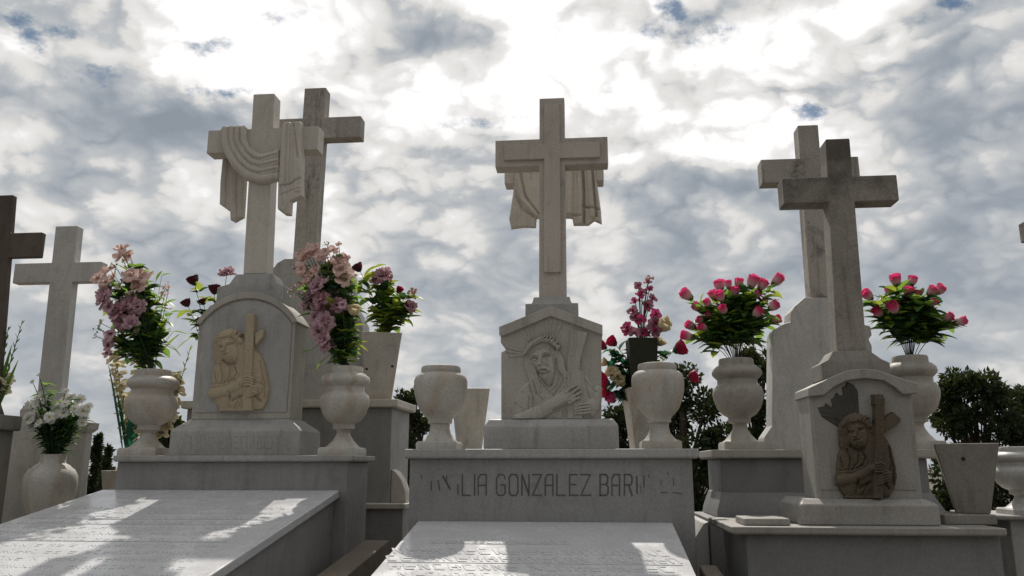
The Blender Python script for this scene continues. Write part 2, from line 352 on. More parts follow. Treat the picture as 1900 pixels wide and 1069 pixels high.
# ------------------------------------------------------------------ carved relief (height field on a stone face)
class Relief:
    def __init__(s, ox, oy, sc, x0, x1, y0, y1, step=2.6):
        s.o = (ox, oy, sc); xs = np.arange(x0, x1+step, step); ys = np.arange(y0, y1+step, step)
        s.X, s.Y = np.meshgrid(xs, ys); s.H = np.zeros_like(s.X); s.K = np.zeros(s.X.shape, bool)
    def _seg(s, pts):
        D = np.full(s.X.shape, 1e9)
        for (ax, ay), (bx, by) in zip(pts[:-1], pts[1:]):
            dx, dy = bx-ax, by-ay; t = np.clip(((s.X-ax)*dx+(s.Y-ay)*dy)/(dx*dx+dy*dy+1e-9), 0, 1)
            D = np.minimum(D, np.hypot(s.X-ax-t*dx, s.Y-ay-t*dy))
        return D
    def _poly(s, pts):
        D = s._seg(list(pts)+[pts[0]]); ins = np.zeros(s.X.shape, bool); n = len(pts)
        for i in range(n):
            (ax, ay), (bx, by) = pts[i], pts[(i+1)%n]
            if ay == by: continue
            c = ((ay > s.Y) != (by > s.Y)) & (s.X < (bx-ax)*(s.Y-ay)/(by-ay)+ax); ins ^= c
        return np.where(ins, D, -D)
    def p(s, pts, h, bev=12, dome=0, domew=90):         # raised plate
        d = s._poly(pts); k = np.clip(d/bev, 0, 1); k = np.sin(k*math.pi/2)
        v = k*(h+dome*(1-np.exp(-np.clip(d,0,None)/domew))); s.H = np.where(d > 0, np.maximum(s.H, v), s.H); s.K |= d > 0; return s
    def e(s, cx, cy, rx, ry, rot, h, base=0, add=False):
        c, q = math.cos(R(rot)), math.sin(R(rot)); dx, dy = s.X-cx, s.Y-cy
        r2 = ((dx*c+dy*q)/rx)**2+((-dx*q+dy*c)/ry)**2; v = np.sqrt(np.clip(1-r2, 0, 1))*h
        if add: s.H = s.H+v
        else: s.H = np.where(r2 < 1, np.maximum(s.H, base+v), s.H)
        return s
    def c(s, pts, w, h, base=0, add=False, taper=1):
        d = s._seg(pts); v = np.sqrt(np.clip(1-(d/w)**2, 0, 1))*h
        if add: s.H = s.H+v
        else: s.H = np.where(d < w, np.maximum(s.H, base+v), s.H)
        return s
    def g(s, pts, w, dep):
        d = s._seg(pts); s.H = s.H-dep*np.exp(-(d/w)**2); return s
    def mottle(s, amp):
        n = RNG.normal(size=s.H.shape)
        for _ in range(3): n = (n+np.roll(n,1,0)+np.roll(n,1,1)+np.roll(n,-1,0)+np.roll(n,-1,1))/5
        s.H = np.where(s.H > 0.3, s.H+n*amp, s.H); return s
    def arrays(s):
        ox, oy, sc = s.o; return s.X/sc+ox, s.Y/sc+oy
    def build(s, name, mat, parent, Yp, unit, sink=.002):
        """surface laid into the face at depth Yp; zero height stays just under the face"""
        ny, nx = s.X.shape; PX, PY = s.arrays(); vs = []
        for j in range(ny):
            for i in range(nx):
                q = at(PX[j,i], PY[j,i], Yp); vs.append((q.x, Yp+sink-s.H[j,i]*unit, q.z))
        fs = [(j*nx+i, (j+1)*nx+i, (j+1)*nx+i+1, j*nx+i+1) for j in range(ny-1) for i in range(nx-1)
              if max(s.H[j,i], s.H[j+1,i], s.H[j,i+1], s.H[j+1,i+1]) > .02]
        me = mesh(name, vs, fs, False)
        bm = bmesh.new(); bm.from_mesh(me); bmesh.ops.delete(bm, geom=[v for v in bm.verts if not v.link_faces], context='VERTS'); bm.to_mesh(me); bm.free()
        return finish(name, me, mat, parent, smooth=True)
    def solid(s, name, mat, parent, Yp, unit, thick):
        """free-standing cloth: carved front, flat back, closed edge"""
        ny, nx = s.X.shape; PX, PY = s.arrays(); m = s.H > 0.05
        cell = m[:-1,:-1] & m[1:,:-1] & m[:-1,1:] & m[1:,1:]
        vs = []; idf = -np.ones(m.shape, int); idb = -np.ones(m.shape, int); fs = []
        H = s.H
        def vid(j, i, back):
            a = idb if back else idf
            if a[j,i] < 0:
                q = at(PX[j,i], PY[j,i], Yp); a[j,i] = len(vs)
                vs.append((q.x, Yp+thick if back else Yp-H[j,i]*unit, q.z))
            return int(a[j,i])
        for j in range(ny-1):
            for i in range(nx-1):
                if not cell[j,i]: continue
                cs = [(j,i),(j+1,i),(j+1,i+1),(j,i+1)]
                fs.append(tuple(vid(a,b,0) for a,b in cs)); fs.append(tuple(vid(a,b,1) for a,b in cs[::-1]))
                for (dj,di,a,b) in ((0,-1,cs[0],cs[1]),(1,0,cs[1],cs[2]),(0,1,cs[2],cs[3]),(-1,0,cs[3],cs[0])):
                    jj, ii = j+dj, i+di
                    if jj < 0 or ii < 0 or jj >= ny-1 or ii >= nx-1 or not cell[jj,ii]:
                        fs.append((vid(*a,0), vid(*a,1), vid(*b,1), vid(*b,0)))
        me = mesh(name, vs, fs, False)
        o = finish(name, me, mat, parent, smooth=True)
        me.set_sharp_from_angle(angle=R(50))
        return o

# ------------------------------------------------------------------ monument pieces
def cross_geo(bot, top, arm, Y, dep):
    """front face measured on the photo: bot=(xl,xr,y) top=(xl,xr,y) arm=(xl,xr,yt,yb)"""
    zb = Z((bot[0]+bot[1])/2, bot[2], Y); zt = Z((top[0]+top[1])/2, top[2], Y)
    b0, b1 = X(bot[0], bot[2], Y), X(bot[1], bot[2], Y); t0, t1 = X(top[0], top[2], Y), X(top[1], top[2], Y)
    am = (arm[0]+arm[1])/2; z1, z0 = Z(am, arm[2], Y), Z(am, arm[3], Y); zm = (z0+z1)/2; pm = (arm[2]+arm[3])/2
    a0, a1 = X(arm[0], pm, Y), X(arm[1], pm, Y)
    def lx(z, b, t): return b+(t-b)*(z-zb)/(zt-zb)
    pts = [(b0,zb),(b1,zb),(lx(z0,b1,t1),z0),(a1,z0),(a1,z1),(lx(z1,b1,t1),z1),(t1,zt),(t0,zt),(lx(z1,b0,t0),z1),(a0,z1),(a0,z0),(lx(z0,b0,t0),z0)]
    g = Geo(); g.prism(pts, Y, Y+dep); return g
def urn_prof(kind):                                     # (r, y) in photo px, y=0 at the foot going up
    if kind == 'A':
        return [(34,14),(29,17),(20,26),(14,35),(12,41),(14,45),(20.5,47),(20.5,54),(21,56),(31,61.5),(40,72),(45.5,87),(47,98),(44.5,107),(38.5,112),(37,114),(37,122),(41,125.5),(45.5,130),(46.5,134),(44.5,140),(37,146),(33,147.5),(32.5,151),(32.5,156),(31,159),(28,159.5),(26,158),(26,140),(20,120),(8,110)]
    if kind == 'B':
        return [(33,15),(27,20),(20,30),(17.5,40),(18,48),(22,49.5),(22,56),(24,59),(31,66),(38,75),(44,90),(48,105),(49,118),(49,129),(46.5,137),(41,142.5),(36,144.5),(36.5,148),(36.5,153),(34.5,157),(30,158),(29,156),(29,138),(26,120),(10,112)]
    return [(28,0),(28,8),(30,14),(38,34),(45,58),(47,76),(46,90),(40,102),(33,107),(31,110),(25,113),(22.5,116),(22.5,130),(21,131),(18,130),(18,110),(8,104)]
def urn(px, ytop, zbase, Yc, kind, label, mat='marble_urn', group=None, k=1.0):
    p = at(px, ytop, Yc); s = S(px, ytop+60, Yc); pr = urn_prof(kind); H = max(y for r, y in pr)
    fz = (p.z-zbase)/H
    c = (X(px, ytop+80, Yc), Yc)
    root = thing('stone_urn', (c[0], c[1], zbase), label, 'urn', group)
    n = 0 if kind == 'A' else None
    pr2 = [(r*s*k, zbase+y*fz) for r, y in pr]
    cut = 6 if kind == 'A' else (4 if kind == 'B' else 1)
    g = Geo().lathe(c, pr2[:cut+1])
    if kind != 'C':
        h = 36*s*k; g.loft([(c[0]-h,c[0]+h,c[1]-h,c[1]+h,zbase),(c[0]-h,c[0]+h,c[1]-h,c[1]+h,zbase+(pr[0][1]-3)*fz),(c[0]-h*.93,c[0]+h*.93,c[1]-h*.93,c[1]+h*.93,zbase+pr[0][1]*fz+.0005)])
    g.build('foot', mat, root, smooth=True).data.set_sharp_from_angle(angle=R(40))
    Geo().lathe(c, pr2[cut:]).build('bowl', mat, root, smooth=True).data.set_sharp_from_angle(angle=R(40))
    return root, Vector((c[0], c[1], p.z)), s
def plinth(label, xl, xr, ytop, ycor, bl, br, Y, dep, name='tomb_plinth', zbot=0, mat='marble_plinth', cmat='marble_grey', over=.03):
    xm = (xl+xr)/2; zt = Z(xm, ytop, Y); zc = Z(xm, ycor, Y)
    x0, x1 = X(xl, ytop, Y), X(xr, ytop, Y); c0, c1 = X(bl, ycor+20, Y+over), X(br, ycor+20, Y+over)
    root = thing(name, ((x0+x1)/2, Y+dep/2, zbot), label, 'tomb')
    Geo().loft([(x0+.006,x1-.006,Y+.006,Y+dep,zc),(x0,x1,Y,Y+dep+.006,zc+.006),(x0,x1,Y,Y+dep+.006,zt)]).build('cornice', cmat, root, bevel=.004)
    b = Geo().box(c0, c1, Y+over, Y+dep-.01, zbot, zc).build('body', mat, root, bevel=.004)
    return root, zt, (c0, c1, zc)

# ================================================================== GROUND
g = Geo(); g.add([(-400,-200,0),(400,-200,0),(400,800,0),(-400,800,0)], [(0,1,2,3)])
o = g.build('ground', 'gravel'); tag(o, 'stony cemetery ground between the tombs', 'ground', kind='structure')

# ================================================================== CENTRE TOMB
YC = 2.97
tc_root, ZC, (c0, c1, zc) = plinth('wide grey marble plinth in the middle with a worn family name on its front', 750, 1297, 833, 851, 760, 1285, YC, .42)
FONT = {'L':[[(0,1),(0,0),(1,0)]],'I':[[(.5,0),(.5,1)]],
 'A':[[(0,0),(0,.8),(.25,1),(.95,1),(.95,0)],[(0,.48),(.95,.48)]],
 'G':[[(.95,.78),(.85,.95),(.6,1),(.25,1),(0,.82),(0,.15),(.2,0),(.75,0),(.95,.12),(.95,.5),(.55,.5)]],
 'O':[[(.2,0),(0,.15),(0,.85),(.2,1),(.75,1),(.95,.85),(.95,.15),(.75,0),(.2,0)]],
 'N':[[(0,0),(0,1),(.95,0),(.95,1)]],'Z':[[(0,1),(.95,1),(0,0),(1,0)]],
 'E':[[(.9,1),(0,1),(0,0),(1,0)],[(0,.52),(.7,.52)]],
 'B':[[(0,0),(0,1),(.7,1),(.9,.88),(.9,.64),(.7,.52),(0,.52)],[(.7,.52),(.95,.4),(.95,.12),(.75,0),(0,0)]],
 'R':[[(0,0),(0,1),(.75,1),(.95,.86),(.95,.62),(.75,.5),(0,.5)],[(.55,.5),(.95,0)]],
 'M':[[(0,0),(0,.0)],[(.1,.95),(.5,.35),(1,.1)]]}
def stroke(geo, a, b, wd, Yf, t=.0012, e=0.0):
    a = Vector(a); b = Vector(b); d = b-a
    if d.length < 1e-6: return
    d.normalize(); n = Vector((-d.y, d.x))*wd/2; a = a-d*wd*.45; b = b+d*wd*.45
    q = [a-n, b-n, b+n, a+n]
    geo.prism([(p.x, p.y) for p in q], Yf-t-e, Yf+.004)
def ipt(x, y): p = at(740+x/3.393, 840+y/3.393, YC+.03); return (p.x, p.z)
lg = Geo(); sk = 0
def letter(ch, xa, xb, ya=138, yb=268, wd=.0053):
    global sk
    lg = Geo()
    for pl in FONT[ch]:
        P = [ipt(xa+(xb-xa)*u, yb+(ya-yb)*v) for u, v in pl]
        for a, b in zip(P[:-1], P[1:]):
            sk += 1; stroke(lg, a, b, wd*random.uniform(.75,1.1), YC+.03, e=.00004*(sk % 9))
    lg.build('letter', 'ink', tc_root)
for ch, a, b in (('L',400,450),('I',468,486),('A',500,553),('G',615,672),('O',695,752),('N',775,822),('Z',842,900),('A',922,972),('L',995,1045),('E',1075,1128),('Z',1147,1208),
                 ('B',1267,1320),('A',1342,1392),('R',1420,1470)): letter(ch, a, b)
for a, b, wd in (((372,200),(372,262),.004),((205,182),(205,236),.0035),((248,175),(258,236),.004),((278,150),(322,226),.006),((300,145),(304,200),.003),
                 ((1497,150),(1500,255),.005),((1543,150),(1543,215),.004),((1520,205),(1524,250),.002),((1572,138),(1576,158),.003),((140,140),(146,165),.003),
                 ((1650,176),(1650,205),.002),((1648,250),(1690,250),.002),((1728,160),(1730,205),.0025),((1722,250),(1780,258),.0025),((1690,128),(1696,136),.003)):
    sk += 1; lg = Geo(); stroke(lg, ipt(*a), ipt(*b), wd, YC+.03, e=.00004*(sk % 9)); lg.build('worn_letter', 'ink', tc_root)

# monument on it
root = thing('memorial_cross', (X(1022,833,3.15), 3.15, ZC), 'gabled marble headstone with carved bearded man and panelled cross, in the middle', 'headstone')
Yb, Ys = 3.05, 3.09
def blk(xl, xr, yt, yb, Y): 
    ym = (yt+yb)/2; return X(xl, ym, Y), X(xr, ym, Y), Z((xl+xr)/2, yt, Y), Z((xl+xr)/2, yb, Y)
x0, x1, zt, zb = blk(897, 1148, 777, 830, Yb)
Geo().loft([(x0,x1,Yb,3.32,ZC),(x0,x1,Yb,3.32,zt-.028),(x0+.018,x1-.018,Yb+.02,3.30,zt)]).build('base', 'marble_grey', root, bevel=.005)
zbt = zt
P = pts_px([(930,777),(930,654),(938,650),(937,640),(929,636),(929,606),(1022,570),(1116,604),(1116,777)], Ys)
P[0] = (P[0][0], zbt); P[-1] = (P[-1][0], zbt)
Geo().prism(P, Ys, Ys+.17).build('stele', 'marble_warm', root, bevel=.002)
P = pts_px([(926,606),(1022,568),(1118,603),(1118,621),(1022,586),(932,624),(926,621)], Ys-.014)
Geo().prism(P, Ys-.014, Ys+.18).build('pediment', 'marble_warm', root, bevel=.003)
x0, x1, zt1, zb1 = blk(975, 1073, 564, 590, Ys+.03); x2, x3, zt2, _ = blk(990, 1057, 550, 564, Ys+.03)
Geo().loft([(x0,x1,Ys+.02,Ys+.16,zb1-.02),(x0,x1,Ys+.02,Ys+.16,zt1),(x2-.01,x3+.01,Ys+.03,Ys+.15,zt1+.001),(x2-.004,x3+.004,Ys+.035,Ys+.145,zt1+.012),(x2,x3,Ys+.04,Ys+.14,zt2)]).build('pedestal', 'marble_grey', root, bevel=.003)
Yx = Ys+.05
co = cross_geo((1000,1051,553), (1001,1047,182), (919,1128,257,307), Yx, .075).build('cross', 'marble_cross', root, bevel=.003)
cross_geo((1009,1041,505), (1010,1038,192), (935,1113,266,294), Yx-.012, .02).build('raised_panel', 'marble_cross', co, bevel=.002)
r = Relief(920, 560, 4.752, 50, 935, 130, 1030)
r.p([(30,1060),(140,1060),(150,880),(210,760),(290,690),(330,640),(620,640),(760,600),(840,700),(900,800),(925,1060)], 14, 30, 8)
def hairs(pl, n, dx, w_, h, b):
    for q in range(n): r.c([(x+dx*q, y+(q % 2)*10) for x, y in pl], w_, h, b)
r.e(395,470,140,150,-20,26,6)
hairs([(262,470),(268,580),(300,680),(330,790)], 5, 17, 13, 13, 14)                 # hair falling left
hairs([(505,430),(545,500),(560,590),(600,660)], 4, 15, 12, 12, 12)                 # hair on the right
r.p([(300,470),(350,420),(430,400),(490,430),(520,500),(530,590),(515,660),(480,710),(440,690),(390,640),(330,570),(305,520)], 44, 26, 16, 60)   # face plane
r.c([(262,455),(310,385),(400,340),(490,350),(550,410)],17,12,40)
for k in range(12):
    t_ = k/11; x_ = 262+290*t_; y_ = 455-330*t_*(1-t_)*1.28-45*t_; r.c([(x_-12,y_+14),(x_+16,y_-16)],8,11,48)
    if k % 2: r.c([(x_-2,y_-2),(x_+(k-5)*3,y_-34)],5,9,38)
r.c([(402,470),(392,520),(385,556)],15,18,add=True); r.e(384,560,26,16,-10,12,add=True)              # nose
r.g([(322,508),(345,500),(368,512)],10,20); r.g([(418,492),(445,478),(472,486)],10,20)              # eye hollows
r.e(346,516,19,9,-8,12,add=True); r.e(446,494,20,9,-8,12,add=True)
r.c([(310,482),(340,470),(376,480)],8,11,add=True); r.c([(412,462),(445,446),(482,462)],8,11,add=True)
r.g([(345,560),(372,600)],8,9); r.g([(420,555),(462,575)],8,9)
r.c([(372,604),(405,586),(440,590),(470,612)],11,12,add=True); r.g([(396,612),(424,604),(450,612)],5,15); r.c([(402,624),(428,618),(448,624)],8,8,add=True)
r.p([(372,625),(420,640),(480,615),(522,600),(520,670),(492,735),(462,760),(440,715),(400,680)], 60, 16, 10, 40)                                   # beard
for k in range(7): r.g([(392+k*20,640-k*3),(412+k*15,690),(440+k*8,742)],4,10)
for a in ((285,340,225,235),(300,335,275,240),(320,325,320,240),(455,315,445,165),(475,315,490,155),(495,318,540,165),(510,325,585,190),(250,440,95,400),(245,460,100,440),(250,470,120,480)):
    r.c([(a[0],a[1]),(a[2],a[3])],11,9,3)
r.p([(660,240),(815,275),(745,540),(770,1040),(630,1040),(625,500)], 34, 10)                    # beam
for k in range(4): r.g([(670+k*28,270),(650+k*26,520),(660+k*26,1000)],4,3)
for pl in ([(330,700),(360,800),(420,870)],[(400,700),(470,790),(520,830)],[(560,650),(540,740),(480,800)],[(230,800),(300,830),(290,950)],[(180,900),(260,960),(210,1000)],[(300,740),(330,850),(330,930)],[(600,640),(590,720),(510,830)]):
    r.g(pl,9,9); r.c([(x+14,y+6) for x,y in pl],10,7,add=True)
r.c([(200,1050),(420,960),(600,850)],62,30,18)                               # forearm
r.e(640,845,62,50,-35,20,36)
for k,(a,b) in enumerate((((620,800),(700,745)),((650,830),(735,765)),((665,865),(745,805)),((650,900),(735,850)))): r.c([a,((a[0]+b[0])/2,(a[1]+b[1])/2-8),b],14,14,44)
r.e(850,920,70,70,0,26,14); r.c([(900,780),(890,900),(850,980)],40,24,10)
for k in range(4): r.c([(830,900+k*26),(760,905+k*27),(700,925+k*22)],12,13,34)
r.g([(770,640),(800,760),(830,860)],8,10); r.g([(790,700),(880,800)],7,8); r.g([(520,960),(600,930),(610,1010)],16,22)
r.mottle(3)
r.build('relief_figure', 'marble_warm', root, Ys, .0009*.55)

urn(817, 680, ZC, 3.12, 'B', 'empty round-shouldered marble urn with brown veins, left end of the middle ledge')
u_c, top_c, s_c = urn(1222, 675, ZC, 3.12, 'B', 'striped marble urn on the right end of the middle ledge beside dark flower pot', 'marble_urn')

# ---- sloping slabs
def slab_tomb(xl, xr, y, Y, yf, label_slab, label_box, slope=.169, th=.028, inset=.02, over=.0, rows=(), seed=1, LH=.0016):
    x0, x1 = X(xl, y, Y), X(xr, y, Y); zt = Z((xl+xr)/2, y, Y); L_ = Y-yf
    ang = math.atan(slope); c, s = math.cos(ang), math.sin(ang)
    def W(u, v, h): return (u, Y-v*c-h*s*1.0, zt-v*s+h*c)      # u across, v down the slope, h above
    Ls = L_/c
    rt = thing('tomb_box', ((x0+x1)/2, (Y+yf)/2, 0), label_box, 'tomb')
    a = inset; za = zt-th/c-.001
    g = Geo(); g.add([(x0+a,Y,0),(x1-a,Y,0),(x1-a,yf+a,0),(x0+a,yf+a,0),(x0+a,Y,za),(x1-a,Y,za),(x1-a,yf+a,za-(L_-a)*slope),(x0+a,yf+a,za-(L_-a)*slope)],
        [(0,1,2,3),(4,5,6,7),(0,1,5,4),(1,2,6,5),(2,3,7,6),(3,0,4,7)]); g.build('wall', 'marble_plinth', rt, bevel=.003)
    rs = thing('tomb_slab', ((x0+x1)/2, (Y+yf)/2, zt-L_/2*slope), label_slab, 'tomb slab')
    g = Geo(); g.add([W(x0,0,-th),W(x1,0,-th),W(x1,Ls,-th),W(x0,Ls,-th),W(x0,0,0),W(x1,0,0),W(x1,Ls,0),W(x0,Ls,0)],
        [(0,1,2,3),(4,5,6,7),(0,1,5,4),(1,2,6,5),(2,3,7,6),(3,0,4,7)]); g.build('stone_slab', 'slab', rs, bevel=.005)
    rr = random.Random(seed); lg = Geo()
    def bar(u0, v0, u1, v1, wd, h):
        a_ = Vector((u0,v0)); b_ = Vector((u1,v1)); d = (b_-a_)
        if d.length < 1e-5: return
        d.normalize(); n = Vector((-d.y,d.x))*wd/2; q = [a_-n,b_-n,b_+n,a_+n]; hh = h*rr.uniform(.8,1.2)
        lg.add([W(p.x,p.y,-.001) for p in q]+[W(p.x*1+(0),p.y,hh) for p in q], [(0,1,2,3),(4,5,6,7),(0,1,5,4),(1,2,6,5),(2,3,7,6),(3,0,4,7)])
    for v, hgt, ua, ub, line in rows:
        u = x0+(x1-x0)*ua; ue = x0+(x1-x0)*ub
        if line: bar(u, v+hgt*1.35, ue, v+hgt*1.35+.0001, .003, .0022)
        while u < ue:
            gw = hgt*rr.uniform(.45,.7); wd = hgt*.15*rr.uniform(.7,1.3)
            if rr.random() < .14: u += gw; continue
            k = rr.choice((0,0,1,4,4,2,5)); sl_ = -hgt*.38
            bar(u+sl_, v, u, v+hgt, wd, LH+.0000)
            if k in (0,1,4): bar(u+gw*.7+sl_, v, u+gw*.7, v+hgt, wd, LH+.0001)
            if k in (1,2): bar(u+sl_, v+.001, u+gw*.7+sl_, v+.001, wd*.8, LH+.0003)
            if k in (2,3,5): bar(u, v+hgt, u+gw*.7, v+hgt, wd*.8, LH+.0004)
            if k in (4,5,3): bar(u+sl_*.5, v+hgt*.5, u+gw*.7, v+hgt*.5, wd*.8, LH+.0005)
            if k == 0: bar(u+sl_, v, u+gw*.7, v+hgt, wd*.8, LH+.0006)
            u += gw+hgt*.22
    if lg.v: lg.build('raised_lettering', 'slab', rs)
    return rt, rs, (x0, x1, zt)
slab_tomb(775, 1248, 968, YC+.028, 1.5, 'sloping white marble slab in front of the middle plinth with raised lettering and sharp shadows', 'grey marble box under the middle sloping slab',
    rows=[(.27,.030,.12,.60,True),(.37,.058,.02,.97,False),(.455,.05,.02,.97,True),(.54,.05,.05,.95,False),(.62,.05,.1,.9,False),(.72,.05,.1,.9,False)], seed=4)

# ================================================================== LEFT TOMB
YL = 3.37
tl, ZL, _ = plinth('left grey marble tomb plinth carrying the arched headstone and two flower urns', 210, 656, 845, 857, 216, 646, YL, .35)
_, _, (lx0, lx1, lz) = slab_tomb(190, 630, 909, YL+.028, 1.3, 'large sloping glossy white slab at lower left with rows of worn raised letters', 'grey marble box under the lower left slab', th=.032,
    rows=[(.16,.022,.18,.5,True)]+[(.34+.075*k,.034,.06,.90,k in (2,3,6)) for k in range(16)], seed=9, LH=.0009)
# base / stele / pedestal
root = thing('memorial_cross', (X(436,845,3.55), 3.55, ZL), 'arched marble headstone with yellowish carved plaque and cross draped in carved cloth', 'headstone')
Yb, Ys = 3.43, 3.48
x0, x1, zt, zb = blk(315, 557, 785, 838, Yb)
sx0, sx1 = X(361, 700, Ys), X(543, 700, Ys); zs = Z(450, 778, Ys)
Geo().loft([(x0,x1,Yb,3.70,ZL),(x0,x1,Yb,3.70,ZL+.105),(x0+.016,x1-.016,Yb+.012,3.688,ZL+.122),(sx0-.018,sx1+.018,Ys-.014,3.655,zs-.012),(sx0-.004,sx1+.004,Ys-.003,3.645,zs)]).build('base', 'marble_grey', root, bevel=.004)
za = Z(450, 598, Ys); ztop = Z(450, 543, Ys); cxs = (sx0+sx1)/2; hw = (sx1-sx0)/2
def arch(x0, x1, z0, z1, n=18):
    c = (x0+x1)/2; h = (x1-x0)/2; s_ = z1-z0; rad = (h*h+s_*s_)/(2*s_); a0 = math.asin(h/rad)
    return [(c+rad*math.sin(a0-2*a0*i/n), z1-rad+rad*math.cos(a0-2*a0*i/n)) for i in range(n+1)]
Geo().prism([(sx0,zs),(sx1,zs)]+arch(sx0,sx1,za,ztop-.004), Ys, Ys+.15).build('stele', 'marble_warm', root, bevel=.003)
outer = arch(sx0-.012, sx1+.012, za-.004, ztop); inner = arch(sx0+.012, sx1-.012, za-.008, ztop-.030)
Geo().prism(outer+inner[::-1], Ys-.014, Ys+.16).build('arch_moulding', 'marble_warm', root, bevel=.003)
# left & right carved edge bands
Geo().prism([(sx0+.012+.004,zs+.03),(sx1-.012-.004,zs+.03)]+arch(sx0+.016,sx1-.016,za-.012,ztop-.036), Ys-.004, Ys+.01).build('front_panel', 'marble_grey', root, bevel=.002)
pl = [blk(439,504,508,512,Ys+.03), blk(404,526,532,533,Ys+.02), blk(402,527,533,556,Ys+.02)]
Geo().loft([(pl[2][0],pl[2][1],Ys+.02,Ys+.135,pl[2][3]-.03),(pl[2][0],pl[2][1],Ys+.02,Ys+.135,pl[1][2]),(pl[0][0]-.03,pl[0][1]+.03,Ys+.024,Ys+.13,pl[1][2]+.016),(pl[0][0]-.006,pl[0][1]+.008,Ys+.03,Ys+.128,pl[0][2]-.006),(pl[0][0],pl[0][1],Ys+.032,Ys+.126,pl[0][2])]).build('pedestal', 'marble_grey', root, bevel=.003)
Yx = Ys+.035
co = cross_geo((451,494,508), (470,509,174), (385,590,238,281), Yx, .085).build('cross', 'marble_cream', root, bevel=.004)
# carved cloth: swag and right tail in front, left tail behind the arm
r = Relief(340, 140, 2.813, 190, 645, 240, 750, 1.3)
sw = [(205,278),(335,272),(338,345),(352,378),(392,408),(440,412),(505,388),(505,555),(450,568),(400,570),(330,552),(262,488),(222,420),(205,350)]
r.p(sw, 12, 8)
N_ = 4
for k in range(N_):
    f = (k+.5)/N_
    A = (212+ (330-212)*f, 285); Bq = [(A[0],A[1]), (212+f*118, 350), (228+f*118, 415-f*42), (270+f*95, 480-f*90), (335+f*55, 540-f*128), (400+f*20, 562-f*142), (505, 548-f*155)]
    r.c(Bq, 21, 11, 10)
    if k: r.g([(x-12, y+ (8 if i > 2 else 0)) for i, (x, y) in enumerate(Bq)], 5, 5)
# right tail
tail = [(522,266),(545,252),(626,250),(628,350),(634,440),(632,640),(574,668),(570,736),(540,735),(497,702),(500,560),(512,400)]
r.p(tail, 26, 9)
for q, wd in (([(548,262),(545,420),(530,700)],22),([(606,258),(606,430),(606,600)],20)): r.c(q, wd, 8, add=True)
r.g([(588,268),(610,440)],5,9); r.g([(555,262),(548,420),(545,600)],5,7); r.g([(520,590),(560,580),(622,548)],4,7); r.g([(520,640),(575,610),(625,600)],4,4); r.g([(525,600),(535,690)],4,5)
r.g([(505,330),(512,400),(508,560)],5,6)
r.H = np.where(r.K, np.maximum(r.H, 1), 0)
r.solid('drape', 'marble_cream', co, Yx-.001, .0011, .0008)
r = Relief(340, 140, 2.813, 185, 340, 270, 775, 1.3)
r.p([(205,276),(330,270),(332,400),(330,560),(318,742),(270,768),(248,756),(245,712),(190,672),(196,560),(208,430)], 10, 7)
r.c([(225,440),(212,560),(212,670)],16,8,add=True); r.c([(270,460),(262,600),(268,740)],18,8,add=True); r.c([(308,540),(300,640),(298,740)],12,7,add=True)
r.H = np.where(r.K, np.maximum(r.H, 1), 0)
r.solid('drape_tail', 'marble_cream', co, Yx+.085+.022, .0010, .012)
